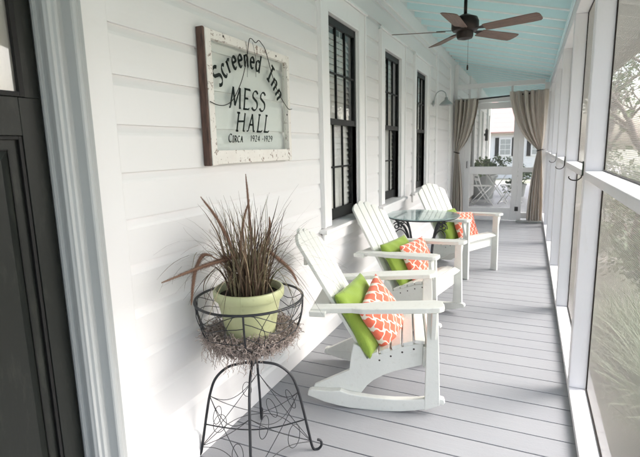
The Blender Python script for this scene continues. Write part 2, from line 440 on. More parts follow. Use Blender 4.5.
# jamb reveal with weather-strip beads and a moulded casing (profile in x,y extruded in z)
prof_c = [(WX-.11, Dj+.006), (WX-.060, Dj+.006), (WX-.060, Dj-.006), (WX-.048, Dj-.006), (WX-.048, Dj+.004), (WX-.030, Dj+.004), (WX-.026, Dj), (WX-.012, Dj), (WX-.006, Dj+.005), (WX+.000, Dj+.008),
          (WX+.000, Dj+.018), (WX+.008, Dj+.024), (WX+.008, Dj+.034), (WX+.002, Dj+.038), (WX+.002, Dj+.052), (WX+.034, Dj+.060), (WX+.038, Dj+.064), (WX+.040, Dj+.072), (WX+.038, Dj+.080), (WX+.030, Dj+.090), (WX+.024, Dj+.1075), (WX-.11, Dj+.1075)]
dc.prism(prof_c, -.002, 2.32, 'z')
pm = [(x, .10-(y-Dj)) for x, y in prof_c]
dc.prism(pm, -.002, 2.32, 'z')
dc.box(WX-.11, WX+.03, .0005, 1.1175, 2.3205, 2.42)
dc.build('door_casing', M['jamb'], house, True, bevel=.0015)
th = MB(); th.prism([(WX-.16, 0.001), (WX+.03, 0.001), (WX+.02, .018), (WX-.1, .03), (WX-.16, .03)], .1, 1.012); th.build('threshold', M['galv'], house, True, bevel=.002)
DX = WX-.066    # door face
d = MB()
# stile-and-rail door: lite opening above, two tall recessed panels below
dy0, dy1 = .105, 1.006; lt = .935; ll = .175; pz0, pz1 = .30, 1.46; lz0, lz1 = 1.575, 2.12
T = .04
LL = .956; d.box(DX-T, DX, lt, dy1, .03, lz0); d.box(DX-T, DX, LL, dy1, lz0, 2.31); d.box(DX-T, DX, dy0, ll, .03, 2.31)
d.box(DX-T, DX-.0002, ll, lt, .03, pz0); d.box(DX-T, DX-.0002, ll, lt, pz1, lz0); d.box(DX-T, DX-.0002, ll, LL, lz1, 2.31)
cm = (ll+lt)/2
d.box(DX-T, DX-.0002, cm-.06, cm+.06, pz0, pz1)
door = d.build('door', M['door'], house, True, bevel=.002)
pn = MB()
for a, b in ((ll, cm-.06), (cm+.06, lt)):
    pn.box(DX-T, DX-.016, a, b, pz0, pz1)
    i_ = .045; pn.add([(DX-.0161, a+i_, pz0+i_), (DX-.0161, b-i_, pz0+i_), (DX-.0161, b-i_, pz1-i_), (DX-.0161, a+i_, pz1-i_),
                      (DX-.004, a+i_+.028, pz0+i_+.028), (DX-.004, b-i_-.028, pz0+i_+.028), (DX-.004, b-i_-.028, pz1-i_-.028), (DX-.004, a+i_+.028, pz1-i_-.028)],
                     [(0, 1, 5, 4), (1, 2, 6, 5), (2, 3, 7, 6), (3, 0, 4, 7), (4, 5, 6, 7)])
pn.build('door_panel', M['door'], door, True)
gm = MB()
def ring(mb, a, b, z0, z1, w, xa, xb):
    mb.box(xa, xb, a, a+w, z0, z1); mb.box(xa, xb, b-w, b, z0, z1); mb.box(xa, xb-.0003, a+w, b-w, z0, z0+w); mb.box(xa, xb-.0003, a+w, b-w, z1-w, z1)
for a, b in ((ll, cm-.06), (cm+.06, lt)):
    ring(gm, a+.001, b-.001, pz0+.001, pz1-.001, .011, DX-.0155, DX-.004)
    ring(gm, a+.040, b-.040, pz0+.040, pz1-.040, .005, DX-.0155, DX-.012)
ring(gm, ll+.001, LL-.001, lz0+.001, lz1-.001, .015, DX-.012, DX+.003)
gm.build('panel_moulding', M['door_groove'], door, True, bevel=.001)
dl = MB(); dl.add([(DX-.010, ll+.01, lz0+.01), (DX-.010, LL-.01, lz0+.01), (DX-.010, LL-.01, lz1-.01), (DX-.010, ll+.01, lz1-.01)], [(0, 1, 2, 3)]); dl.build('door_glass', M['glass'], door, True)
sh = MB(); sh.grid(lambda i, j: (DX-.026+.006*math.sin(i*1.1+.3*math.sin(j*.4)), ll+.0+(LL-ll)*i/59, lz0+(lz1-lz0)*j/11), 60, 12)
sh.build('reflection_backing', M['linen'], door, True, smooth=True)  # pale sheet added to stand in for the bright reflection in the glass
kn = MB(); X = Matrix.Translation((DX, .165, 1.02)) @ Matrix.Rotation(R(90), 4, 'Y')
kn.lathe([(0, .065), (.018, .064), (.027, .052), (.024, .036), (.012, .028), (.010, .01), (.026, .006), (.028, 0), (0, 0)], 20, X)
kn.build('door_knob', M['bronze'], door, True, smooth=True)

# barn lamp
lamp = LAMP = thing('barn_lamp', 'small grey gooseneck barn lamp on the white wall past the third window', 'wall lamp', (WX, 7.10, 2.02))
q = MB(); q.lathe([(0, 0), (.055, 0), (.055, .012), (.03, .022), (0, .022)], 20, Matrix.Rotation(R(90), 4, 'Y') @ Matrix.Identity(4)); q.build('wall_plate', M['galv'], lamp, smooth=True)
q = MB(); q.tube(spline([(.02, 0, 0), (.03, 0, .10), (.07, 0, .19), (.15, 0, .225), (.225, 0, .18), (.245, 0, .09)], 6), .009, 8); q.build('gooseneck', M['galv'], lamp, smooth=True)
q = MB(); X = Matrix.Translation((.245, 0, -.03)); q.lathe([(.022, .13), (.028, .128), (.032, .085), (.05, .07), (.085, .045), (.125, .0), (.130, -.012), (.122, -.006), (.08, .038), (.03, .06), (.0, .065)], 28, X); q.build('lamp_shade', M['galv'], lamp, smooth=True)

LAMP.scale = (.78, .78, .78)
# ============================================================ PORCH ROOF
roof = thing('porch_roof', 'pale blue porch ceiling of exposed sloping rafters above the grey floor', 'porch ceiling', (-.5, 3, 2.4))
ZR, SL = 2.525, .253      # underside of rafters at EX, slope towards the wall
def rz(x): return ZR+SL*(EX-x)
first = None
yk = 4.73-.373*20
M['eave'] = paint('screen_tinted_eave', (.44, .42, .38), .7, .1, 3)  # beige veil of the insect screen put into the overhang's colour
M['cap'] = paint('pale_rafter_edge', (.80, .86, .85), .45, .04, 3)  # paler strip along each rafter's underside
rm = MB(); xa, xb = WX-.018, EX+.085
rm.add([(xa, 0, rz(xa)), (xb, 0, rz(xb)), (xb, 0, rz(xb)+.135), (xa, 0, rz(xa)+.135), (xa, .04, rz(xa)), (xb, .04, rz(xb)), (xb, .04, rz(xb)+.135), (xa, .04, rz(xa)+.135)],
       [(0, 1, 2, 3), (7, 6, 5, 4), (0, 4, 5, 1), (2, 6, 7, 3), (1, 5, 6, 2), (0, 3, 7, 4)])
while yk < Y1-.05:
    if yk > Y0:
        if first is None:
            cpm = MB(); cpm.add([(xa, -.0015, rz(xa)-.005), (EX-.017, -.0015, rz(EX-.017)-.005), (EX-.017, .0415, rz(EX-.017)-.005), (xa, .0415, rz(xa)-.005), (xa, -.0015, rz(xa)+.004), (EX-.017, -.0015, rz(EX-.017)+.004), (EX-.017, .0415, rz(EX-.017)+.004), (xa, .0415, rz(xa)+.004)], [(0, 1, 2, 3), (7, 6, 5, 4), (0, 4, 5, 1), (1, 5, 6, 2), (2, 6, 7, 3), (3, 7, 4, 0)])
            tlm = MB(); t0_, t1_ = xb+.001, .878
            tlm.add([(x_, y_, rz(x_)+h_) for x_ in (t0_, t1_) for y_ in (0, .04) for h_ in (0, .134)], [(0, 1, 3, 2), (4, 6, 7, 5), (0, 4, 5, 1), (2, 3, 7, 6), (0, 2, 6, 4), (1, 5, 7, 3)])
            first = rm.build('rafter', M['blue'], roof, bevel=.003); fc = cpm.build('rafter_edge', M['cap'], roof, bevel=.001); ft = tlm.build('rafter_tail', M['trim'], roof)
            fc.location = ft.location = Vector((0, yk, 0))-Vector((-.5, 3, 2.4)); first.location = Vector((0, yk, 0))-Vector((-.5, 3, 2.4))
        else:
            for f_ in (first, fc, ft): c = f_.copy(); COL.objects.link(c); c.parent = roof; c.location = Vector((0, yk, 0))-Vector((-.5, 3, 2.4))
    yk += .373
dk = MB(); n = 13   # roof deck boards (run lengthwise)
for i in range(n):
    x0 = xa+(xb-xa)*i/n+.002; x1 = xa+(xb-xa)*(i+1)/n-.002
    a, b = rz(x0)+.1352, rz(x1)+.1352
    dk.add([(x, y, z+h) for h in (0, .02) for x, z, y in ((x0, a, Y0), (x1, b, Y0), (x1, b, Y1), (x0, a, Y1))], [(0, 1, 2, 3), (7, 6, 5, 4), (0, 4, 5, 1), (1, 5, 6, 2), (2, 6, 7, 3), (3, 7, 4, 0)])
dk.build('deck_board', M['blue'], roof, True)
for i in range(6):
    x0 = xb+.003+(.878-xb)*i/6; x1 = xb+(.878-xb)*(i+1)/6
    ev = MB(); ev.add([(x, y, rz(x)+.1352+h) for h in (0, .02) for x, y in ((x0, Y0), (x1, Y0), (x1, Y1), (x0, Y1))], [(0, 1, 2, 3), (7, 6, 5, 4), (0, 4, 5, 1), (1, 5, 6, 2), (2, 6, 7, 3), (3, 7, 4, 0)])
    ev.build('eave_board', M['eave'], roof, True)
xb = .90
fa = MB(); fa.box(.8785, .90, Y0, Y1, 2.235, 2.50); fa.build('fascia', M['eave'], roof, True, bevel=.003)
rt = MB(); rt.add([(xa-.2, Y0-.1, rz(xa-.2)+.17), (xb+.1, Y0-.1, rz(xb+.1)+.17), (xb+.1, Y1+.1, rz(xb+.1)+.17), (xa-.2, Y1+.1, rz(xa-.2)+.17)], [(0, 1, 2, 3)])
rt.build('roofing', M['galv'], roof, True, solid=.01)
mr = MB(); mr.add([(xa-8.2, Y0-.1, 5.4), (xa-.15, Y0-.1, rz(xa)+.2), (xa-.15, Y1+.1, rz(xa)+.2), (xa-8.2, Y1+.1, 5.4)], [(0, 1, 2, 3)]); mr.build('roof', M['galv'], house, True, solid=.02)
# rounded blocks painted blue where the rafters meet the beam + fascia strip
fs_ = MB(); fs_.box(EX-.016, EX-.001, Y0, Y1, ZR-.055, ZR+.002); fs_.build('ledger_strip', M['blue'], roof, True, bevel=.002)

# ============================================================ SCREENED SIDE
ps = thing('porch_screen_wall', 'long row of white posts and rails holding grey insect screens', 'screened porch wall', (EX, 3, 0))
q = MB(); q.box(EX, EX+.092, Y0, Y1, 0.0005, .042); q.build('bottom_plate', M['post'], ps, True, bevel=.004)
q = MB(); q.box(EX+.001, EX+.092, Y0, Y1, 2.37, ZR-.002); q.box(EX+.012, EX+.080, Y0, Y1, ZR-.0015, ZR+.20); q.build('header_beam', M['post'], ps, True, bevel=.004)
posts = [2.76+1.46*k for k in range(0, 11)]+[.98, -.6, -2.1]
posts.sort()
pm_ = MB(); pm_.box(EX, EX+.090, 0, .090, .0425, 2.3695); po = None
for y in posts:
    if po is None: po = pm_.build('post', M['post'], ps, bevel=.005); o = po
    else: o = po.copy(); COL.objects.link(o); o.parent = ps
    o.location = Vector((-EX, y-3, 0))
for i, y in enumerate(posts[:-1]):
    y2 = posts[i+1]
    q = MB(); q.box(EX-.002, EX+.090, y+.0903, y2-.0003, 1.215, 1.253); q.build('rail', M['post'], ps, True, bevel=.004)
    q = MB(); q.box(EX+.0905, EX+.0915, y+.02, y2+.06, .0425, 2.3695); q.build('screen', M['screen'], ps, True)
    q = MB()   # thin dark spline strip holding the screen
    for z in (.0425, 1.205, 1.2535, 2.3625): q.box(EX+.084, EX+.0903, y+.0905, y2-.0005, z, z+.006)
    for yy in (y+.0905, y2-.0065): q.box(EX+.084, EX+.0903, yy, yy+.006, .049, 1.2045); q.box(EX+.084, EX+.0903, yy, yy+.006, 1.26, 2.362)
    q.build('screen_spline', M['bronze'], ps, True)

# hooks on the posts
def hook(y, z, s, label, mat):
    h = thing('wall_hook', label, 'hook', (EX-.001, y, z), 0, 'metal hooks on the porch posts')
    q = MB(); q.prism([(-.022*s, -.02), (-.012*s, .055*s), (0, .095*s), (.012*s, .055*s), (.022*s, -.02), (.010*s, -.055*s), (-.010*s, -.055*s)], -.007, 0, 'x'); q.build('back_plate', mat, h, bevel=.002)
    q = MB(); q.tube(spline([(-.006, 0, -.045*s), (-.010, 0, -.075*s), (-.028, 0, -.10*s), (-.052, 0, -.098*s), (-.066, 0, -.078*s), (-.066, 0, -.060*s)], 5), [.006*s]*20+[.0055*s]*6, 8); q.build('prong', M['bronze'], h, smooth=True)
b_ = M['bronze']; verd = paint('verdigris_bronze', (.05, .07, .05), .55, .4, 30)
hook(2.805, 1.255, .52, 'green tinged bronze hook on the nearest white post, just at rail height', verd)
hook(4.265, 1.245, .52, 'brown hook on the second white post from the camera', b_)
hook(5.725, 1.245, .52, 'small grey hook on the third white post, closest to the right curtain', M['galv'])

# ============================================================ END PARTITION, SCREEN DOOR
pt = thing('end_partition', 'white framed screen partition closing the far end of the porch', 'screen partition', (-.55, YE, 0))
q = MB(); th_ = .07
q.box(WX+.002, WX+.07, YE, YE+th_, 0.001, 2.86); q.box(-1.225, -1.135, YE, YE+th_, .001, 2.16); q.box(-.19, -.115, YE, YE+th_, .001, 2.16)
q.box(EX-.09, EX-.018, YE, YE+th_, .001, 2.44); q.box(WX+.07, EX-.09, YE, YE+th_-.001, 2.16, 2.25)
q.box(WX+.07, EX-.09, YE, YE+th_-.002, 2.42, 2.50)
for x in (-.92, -.35): q.box(x-.022, x+.022, YE+.005, YE+th_-.006, 2.2505, 2.4195)
q.box(-1.285, -1.226, YE+.004, YE+th_-.004, .10, .16); q.box(-.1148, EX-.0905, YE+.003, YE+th_-.003, .06, .16); q.box(-.1148, EX-.0905, YE+.003, YE+th_-.003, .90, .98)
q.build('partition_frame', M['trim'], pt, True, bevel=.004)
q = MB(); q.add([(WX+.07, YE+.03, 2.5), (EX-.02, YE+.03, 2.5), (EX-.02, YE+.03, rz(EX-.02)+.01), (WX+.07, YE+.03, rz(WX+.07)+.01)], [(0, 1, 2, 3)])
q.build('gable_screen', M['screen'], pt, True)
q = MB(); q.box(-.1148, EX-.09, YE+.05, YE+.051, .16, 2.16); q.box(WX+.07, -1.226, YE+.05, YE+.051, .02, 2.16); q.build('side_screen', M['screen'], pt, True)
q = MB(); q.box(-.19, EX-.02, YE-.13, YE-.0005, .001, .03); q.build('threshold', M['galv'], pt, True, bevel=.003)
sdr = MB(); a, b = -1.132, -.193
sdr.box(a, a+.10, YE+.01, YE+.045, .02, 2.15); sdr.box(b-.10, b, YE+.01, YE+.045, .02, 2.15)
sdr.box(a+.10, b-.10, YE+.011, YE+.044, .02, .24); sdr.box(a+.10, b-.10, YE+.011, YE+.044, .86, 1.0); sdr.box(a+.10, b-.10, YE+.011, YE+.044, 2.04, 2.15)
SD = sdr.build('screen_door', M['trim'], pt, True, bevel=.004)
q = MB(); q.box(a+.095, b-.095, YE+.027, YE+.028, .235, 2.045); q.build('screen', M['screen'], SD, True)
q = MB(); q.box(b-.03, b+.03, YE-.012, YE+.009, .19, .27); q.build('kick_latch', M['plastic_black'], SD, True, bevel=.004)
q = MB(); q.tube([(a+.05, YE+.009, .98), (a+.05, YE-.03, .98), (a+.05, YE-.03, 1.10), (a+.05, YE+.009, 1.10)], .007, 8); q.build('handle', M['bronze'], SD, True)

# curtain rod and curtains
rod = MB(); ZC = 2.225
rod.tube([(WX+.03, YE-.10, ZC-.035), (EX-.03, YE-.10, ZC+.05)], .014, 10)
rd = rod.build('curtain_rod', M['iron'], None, smooth=True); tag(rd, 'thin black curtain rod spanning the porch above the screen door', 'curtain rod')
def cloth(name, label, top0, top1, tie, bot0, bot1, ztie, zbot, nf, seed, side):
    rr = random.Random(seed); t = thing(name, label, 'curtain', (tie, YE-.1, 0), 0, 'taupe curtains at the end of the porch')
    NU, NV = 150, 70; ph = [rr.uniform(0, 6.3) for _ in range(6)]
    def P(i, j):
        u = i/(NU-1); v = j/(NV-1); z0 = ZC+(.05 if side > 0 else -.03)+.03
        z = z0+(zbot-z0)*v
        vt = (z0-ztie)/(z0-zbot)
        if v < vt:
            s = v/vt
            # inner edge swoops to the tie, outer edge hangs nearly straight
            es = s**1.7
            l = top0+(tie-.035-top0)*(es if side > 0 else s**2.2*1.0)
            r_ = top1+(tie+.035-top1)*(s**2.2 if side > 0 else es)
            amp = .040*(1-s)+.018; 
        else:
            s = (v-vt)/(1-vt); e = 1-(1-s)**2
            l = tie-.035+(bot0-tie+.035)*e; r_ = tie+.035+(bot1-tie-.035)*e; amp = .018+.026*e
        x = l+(r_-l)*u
        # fabric sags toward the free edge above the tie
        ue = (1-u) if side > 0 else u
        if v < vt: z -= .13*ue*math.sin(PI*min(1, (v/vt)))**1.5*(v/vt)
        w = u*nf*2*PI+.9*math.sin(3*v+ph[0])+1.3*math.sin(u*5+ph[1]+v*1.5)+.5*math.sin(u*13+ph[3])
        amp *= 1+.45*math.sin(u*9+ph[4]+v*2)
        y = YE-.165-amp*(math.sin(w)+.35*math.sin(2.3*w+ph[2]+v*2))
        return (x, y, z)
    m = MB(); m.grid(P, NU, NV)
    c = m.build('drape', M['linen'], t, True, smooth=True, solid=.002)
    tb = MB(); tb.tube([(tie+.05*math.cos(a_), YE-.165+.046*math.sin(a_), ztie+.014*math.cos(a_)*side) for a_ in [2*PI*k/20 for k in range(20)]], .008, 6, closed=True)
    tb.build('tieback', M['bronze'], t, True, smooth=True)
    if side > 0:
        tb = MB(); tb.tube([(tie+.05, YE-.165, ztie), (EX-.02, YE-.1, ztie+.02)], .005, 6); tb.build('tie_cord', M['bronze'], t, True)
cloth('curtain', 'right taupe curtain gathered by the white posts and flaring at the floor', -.385, .235, .140, -.015, .235, 1.29, .045, 5.4, 3, 1)
cloth('curtain', 'left taupe curtain gathered against the house wall behind the farthest chair', WX+.04, -.89, WX+.10, WX+.04, WX+.24, 1.27, .06, 5.2, 5, -1)

# ============================================================ CEILING FAN
fx, fy, fzz = -.556, 4.25, 2.35
fan = thing('ceiling_fan', 'dark bronze ceiling fan with five brown wooden blades under the blue rafters', 'ceiling fan', (fx, fy, fzz))
q = MB(); q.lathe([(0, .13), (.03, .13), (.055, .118), (.098, .10), (.112, .07), (.112, .02), (.10, .0), (.07, -.010), (.068, -.045), (.06, -.062), (.02, -.072), (0, -.074)], 32)
q.build('motor_housing', M['bronze'], fan, smooth=False, autosmooth=True)
q = MB(); q.tube([(0, 0, .11), (0, 0, .30)], .014, 12); q.build('downrod', M['bronze'], fan, smooth=True)
q = MB(); zc = rz(fx)-fzz; q.lathe([(0, zc+.01), (.068, zc+.01), (.07, zc-.03), (.055, zc-.06), (.02, zc-.075), (0, zc-.075)], 28); q.build('canopy', M['bronze'], fan, smooth=True)
angs = [-17.9, 50.8+2, 125.5, -163.2, -94]
bm_ = MB(); L0, L1 = .165, .61
out = [(L0, -.050), (L0+.02, -.056)]+[(L0+.02+(L1-.06-L0)*t, -.056-.012*t) for t in (.3, .6, .9)]+[(L1-.02, -.064), (L1-.004, -.045), (L1, -.02)]
out = out+[(x, -y) for x, y in reversed(out)]
bm_.prism(out, -.003, .003, 'z')
bi = MB(); bi.prism([(.055, -.016), (.12, -.014), (.17, -.030), (.215, -.034), (.235, -.02), (.235, .02), (.215, .034), (.17, .030), (.12, .014), (.055, .016)], .0035, .0085, 'z')
pb = None
for a_ in angs:
    if pb is None:
        pb = bm_.build('blade', M['fanwood'], fan, bevel=.002); ib = bi.build('blade_iron', M['bronze'], pb, bevel=.001); o = pb
    else:
        o = pb.copy(); COL.objects.link(o); o.parent = fan; c = ib.copy(); COL.objects.link(c); c.parent = o
    o.location = (0, 0, .0); o.rotation_euler = (Matrix.Rotation(R(a_), 3, 'Z') @ Matrix.Rotation(R(-13), 3, 'X')).to_euler()
q = MB(); q.tube([(.03, -.01, -.06), (.03, -.01, -.28)], .0012, 5); q.lathe([(0, -.275), (.006, -.28), (.008, -.30), (.006, -.32), (0, -.322)], 10, Matrix.Translation((.03, -.01, 0))); q.build('pull_chain', M['bronze'], fan, smooth=True)

# ============================================================ CHAIRS
def poly3(mb, poly, v0, v1): mb.prism(poly, v0, v1, 'y')
SLD = Vector((-.374, 0, .664)).normalized()      # direction up the back
def make_chair(rocker=True, lift=0.0, label=''):
    t = thing('rocking_chair' if rocker else 'adirondack_chair', label, 'rocking chair' if rocker else 'garden chair', group='white slatted porch chairs')
    mt = M['chair']; L = lift
    for s in (-1, 1):
        if rocker:
            q = MB(); poly3(q, [(-.425, .060), (-.33, .028), (-.25, .012), (-.19, .004), (-.10, .0005), (0, 0), (.08, .005), (.16, .018), (.235, .038), (.285, .062), (.302, .060), (.312, .074), (.306, .092), (.284, .098), (.235, .093), (.15, .080), (.05, .073), (-.05, .074), (-.134, .080), (-.20, .088), (-.243, .101), (-.30, .094), (-.404, .096), (-.42, .088)], s*.290, s*.252)
            q.build('rocker', mt, t, bevel=.005)
            leg = [(.205, .024), (.285, .058), (.266, .592), (.212, .588)]
        else: leg = [(.205, -L), (.282, -L), (.275, .592), (.212, .588)]
        q = MB(); poly3(q, leg, s*.292, s*.266); q.build('leg', mt, t, bevel=.004)
        q = MB(); top = [(.196, .385), (.10, .362), (0, .322), (-.10, .278), (-.135, .345), (-.172, .361), (-.188, .274), (-.196, .207)]
        if rocker: pl = top+[(-.391, .105), (-.40, .085), (-.25, .085), (-.136, .070), (-.10, .122), (-.065, .155), (-.01, .190), (.046, .215), (.12, .238), (.196, .262)]
        else: pl = top+[(-.55, -L+.06), (-.60, -L), (-.50, -L), (-.30, .0), (-.065, .155), (-.01, .190), (.046, .215), (.12, .238), (.196, .262)]
        q = MB(); poly3(q, pl, s*.2515, s*.226); q.build('side_rail', mt, t, bevel=.004)
        q = MB()   # arm: board in plan, tilted
        pln = [(-.385, .262), (-.385, .342), (-.17, .346), (-.11, .366), (.20, .372), (.268, .366), (.290, .346), (.294, .315), (.288, .265), (.25, .240), (-.05, .243), (-.12, .265)]
        X = Matrix.Translation((0, 0, .604)) @ Matrix.Rotation(-math.atan(.062), 4, 'Y')
        q.prism([(x, s*y) for x, y in pln], -.027, 0, 'z', X); q.build('armrest', mt, t, bevel=.005, seg=3)
        q = MB(); q.prism([(s*.2925, .420), (s*.2925, .585), (s*.355, .587), (s*.350, .555), (s*.318, .47)], .232, .256, 'x'); q.build('arm_bracket', mt, t, bevel=.003)
    q = MB()
    sl = [(.238, .372), (.178, .381), (.118, .368), (.058, .347), (-.002, .321), (-.062, .294)]
    for i, (x, z) in enumerate(sl):
        a_ = [R(28), R(4), R(-15), R(-21), R(-24), R(-25)][i]
        X = Matrix.Translation((x, 0, z+.012)) @ Matrix.Rotation(-a_*-1 if False else a_, 4, 'Y')
        q.box(-.0265, .0265, -.262, .262, -.010, .010, X)
    q.build('seat', mt, t, bevel=.003)
    q = MB(); q.box(.196, .218, -.2655, .2655, .255, .368); q.build('front_apron', mt, t, bevel=.003)
    # back slats, fanned
    q = MB(); n = 5
    base = Vector((-.103, 0, .262)); nrm = Vector((SLD.z, 0, -SLD.x))
    for i in range(n):
        c = (i-2)
        w0, w1 = .0405, .0452; v0, v1 = c*.0895, c*.0995
        Lh = ([.765, .79, .775, .735, .672] if rocker else [.70, .755, .775, .755, .70])[i]
        X = Matrix(((SLD.x, 0, nrm.x, base.x), (0, 1, 0, 0), (SLD.z, 0, nrm.z, base.z), (0, 0, 0, 1)))
        tp = []
        for k in range(7):
            a2 = PI*k/6; yy = v1+w1*math.cos(a2); tp.append((Lh-.012+.018*math.sin(a2)-.014*c*(math.cos(a2)) * .8, yy))
        q.prism([(0, v0-w0), (0, v0+w0)]+tp, -.010, .010, 'z', X)
    q.build('backrest', mt, t, bevel=.003)
    q = MB(); q.box(-.388, -.302, -.365, .365, .545, .5735); q.box(-.445, -.425, -.20, .20, .775, .825)
    q.build('back_support', mt, t, bevel=.004)
    for s in (-1, 1):
      for x, z in sl[1:]:
        sc = MB(); sc.lathe([(0, .001), (.0045, .001), (.0055, 0)], 8, Matrix.Translation((x+.03, s*.2517, z-.020)) @ Matrix.Rotation(R(90)*(1 if s < 0 else -1), 4, 'X'))
        sc.build('screw', M['screw'], t)
    return t
    for s in (-1, 1):
        for x, z in ((.235, .33), (.25, .10), (.24, .53)):
            sc.lathe([(0, .0008), (.005, .0008), (.006, 0)], 10, Matrix.Translation((x, s*.2921, z)) @ Matrix.Rotation(R(90)*s, 4, 'X') @ Matrix.Scale(-1, 4, (0, 0, 1)) if s > 0 else Matrix.Translation((x, s*.2921, z)) @ Matrix.Rotation(R(90), 4, 'X'))
        for x, z in sl[1:]: sc.lathe([(0, .001), (.0045, .001), (.0055, 0)], 8, Matrix.Translation((x+.03, s*.2517, z-.020)) @ Matrix.Rotation(R(90)*(1 if s < 0 else -1), 4, 'X'))
    sc.build('screw', M['screw'], t)
    return t
def place(t, x, y, rz_, z=0): t.location = (x, y, z); t.rotation_euler = (0, 0, rz_)
ch1 = make_chair(True, 0, 'nearest white rocking chair beside the wire plant stand'); 
ch2 = copy_tree(ch1); ch2['label'] = 'middle white rocking chair between the nearest one and the glass table'
ch3 = make_chair(False, .025, 'farthest white slatted chair with straight legs behind the glass table')
n14 = Vector((-math.sin(R(14)), math.cos(R(14))))
c1 = Vector((-.644, 2.197))+n14*.29
C1 = (c1.x, c1.y, R(14)); C2 = (-.795, 3.64, R(-11)); C3 = (-.66, 5.285, R(-27))
place(ch1, *C1); place(ch2, *C2); place(ch3, *C3, .025)

# pillows
def pillow(name, label, mat, half, th_, seed, cat='cushion', grp='cushions on the porch chairs'):
    rr = random.Random(seed); N = 34; ph = [rr.uniform(0, 6.3) for _ in range(8)]
    vs, fs, uv = [], [], []
    for side in (1, -1):
        o = len(vs)
        for j in range(N):
            for i in range(N):
                s = -1+2*i/(N-1); t = -1+2*j/(N-1)
                s2, t2 = math.sin(s*PI/2)*.35+s*.65, math.sin(t*PI/2)*.35+t*.65
                x = half*s2*(1-.085*(1-t2*t2)); y = half*t2*(1-.085*(1-s2*s2))
                e = max(0, (1-s2*s2))*max(0, (1-t2*t2)); h = th_*(e**.42)
                h *= 1+.12*math.sin(4.2*s+ph[0])*math.sin(3.6*t+ph[1])+.05*math.sin(9*s-6*t+ph[3])
                rc = math.hypot(s2, t2); k_ = 1-.05*max(0, rc-1.0)/.414; x *= k_; y *= k_
                h += .004*math.sin(13*s+5*t+ph[2])*min(1, 4*e)*(1-e)
                vs.append((x, y, side*h)); uv.append((s2*.5+.5, t2*.5+.5))
        for j in range(N-1):
            for i in range(N-1):
                f = (o+j*N+i, o+j*N+i+1, o+(j+1)*N+i+1, o+(j+1)*N+i); fs.append(f if side > 0 else f[::-1])
    m = MB(); m.v = vs; m.f = fs
    o = m.build(name, mat, None, smooth=True, uv=uv, recalc=False)
    bm = bmesh.new(); bm.from_mesh(o.data); bmesh.ops.remove_doubles(bm, verts=bm.verts, dist=.0006); bm.to_mesh(o.data); bm.free()
    return tag(o, label, cat, grp)
def put(o, C, u, v, z, lean, spin, yaw=0):
    """pillow plane normal starts as +x (facing forward); lean back; spin about its normal"""
    cx, cy, th0 = C[:3]; zo = C[3] if len(C) > 3 else 0
    Xc = Matrix.Translation((cx, cy, zo)) @ Matrix.Rotation(th0, 4, 'Z')
    base = Matrix(((0, 0, 1, 0), (1, 0, 0, 0), (0, 1, 0, 0), (0, 0, 0, 1)))
    o.matrix_world = Xc @ Matrix.Translation((u, v, z)) @ Matrix.Rotation(yaw, 4, 'Z') @ Matrix.Rotation(-lean, 4, 'Y') @ base @ Matrix.Rotation(spin, 4, 'Z')
LN = math.atan2(.374, .664)
lab = [('nearest', C1), ('middle', C2), ('farthest', C3+(.025,))]
sets = [((-.125, -.075, .470, -.30), (-.020, -.075, .462, .10, .38, -.36)), ((-.115, -.03, .475, -.1), (0.0, .03, .475, .10, .08, -.15)), ((-.115, -.03, .475, 0), (.01, .06, .47, .10, -.1, 0))]
for (w, C), (gp, cp) in zip(lab, sets):
    o = pillow('throw_pillow', {'nearest': 'plain lime green pillow leaning in the nearest rocking chair', 'middle': 'plain lime green pillow in the middle rocking chair', 'farthest': 'plain lime green pillow in the farthest chair, half hidden by the table legs'}[w], M['green'], .205, .062, hash(w) % 7 if False else len(w))
    put(o, C, gp[0], gp[1], gp[2], LN, R(4), gp[3])
    o = pillow('throw_pillow', {'nearest': 'coral pillow with white trellis print in the nearest rocking chair', 'middle': 'coral and white trellis pillow in the middle rocking chair', 'farthest': 'coral and white trellis pillow in the farthest chair behind the glass table'}[w], M['coral'], .185, .056, len(w)+3)
    put(o, C, cp[0], cp[1], cp[2], LN-cp[3], cp[4], cp[5])

# ============================================================ GLASS TABLE
tb = thing('glass_table', 'round glass topped table on black scrolled iron legs between two chairs', 'side table', (-.985, 4.69, 0))
q = MB(); q.lathe([(0, .700), (.372, .700), (.377, .704), (.377, .708), (.372, .712), (0, .712)], 64); q.build('glass_top', M['table_glass'], tb, autosmooth=True)
q = MB(); q.tube([(.345*math.cos(2*PI*k/48), .345*math.sin(2*PI*k/48), .691) for k in range(48)], .008, 8, closed=True); 
q.build('rim_ring', M['iron'], tb, smooth=True); q = MB(); q.tube([(.15*math.cos(2*PI*k/32), .15*math.sin(2*PI*k/32), .24) for k in range(32)], .006, 8, closed=True); q.build('lower_ring', M['iron'], tb, smooth=True)
def scroll(cx, cz, r0, turns, a0, sgn=1, n=26):
    return [(cx+r0*(1-.75*k/n)*math.cos(a0+sgn*turns*2*PI*k/n), 0, cz+r0*(1-.75*k/n)*math.sin(a0+sgn*turns*2*PI*k/n)) for k in range(n+1)]
lm = MB()
main = spline([(.335, 0, .683), (.23, 0, .60), (.17, 0, .45), (.145, 0, .25), (.20, 0, .10), (.275, 0, .012)], 8)
lm.tube(main, .009, 8); lm.tube([(p_[0]-.004, .016, p_[2]) for p_ in main[6:-8]], .006, 6)
lm.tube(scroll(.275, .638, .045, 1.4, PI*.9, -1), .006, 6); lm.tube(scroll(.325, .622, .042, 1.3, PI*.2, 1), .006, 6)
lm.tube([(p_[0], p_[1], p_[2]) for p_ in scroll(.262, .045, .036, 1.3, PI*1.3, 1)], .006, 6)
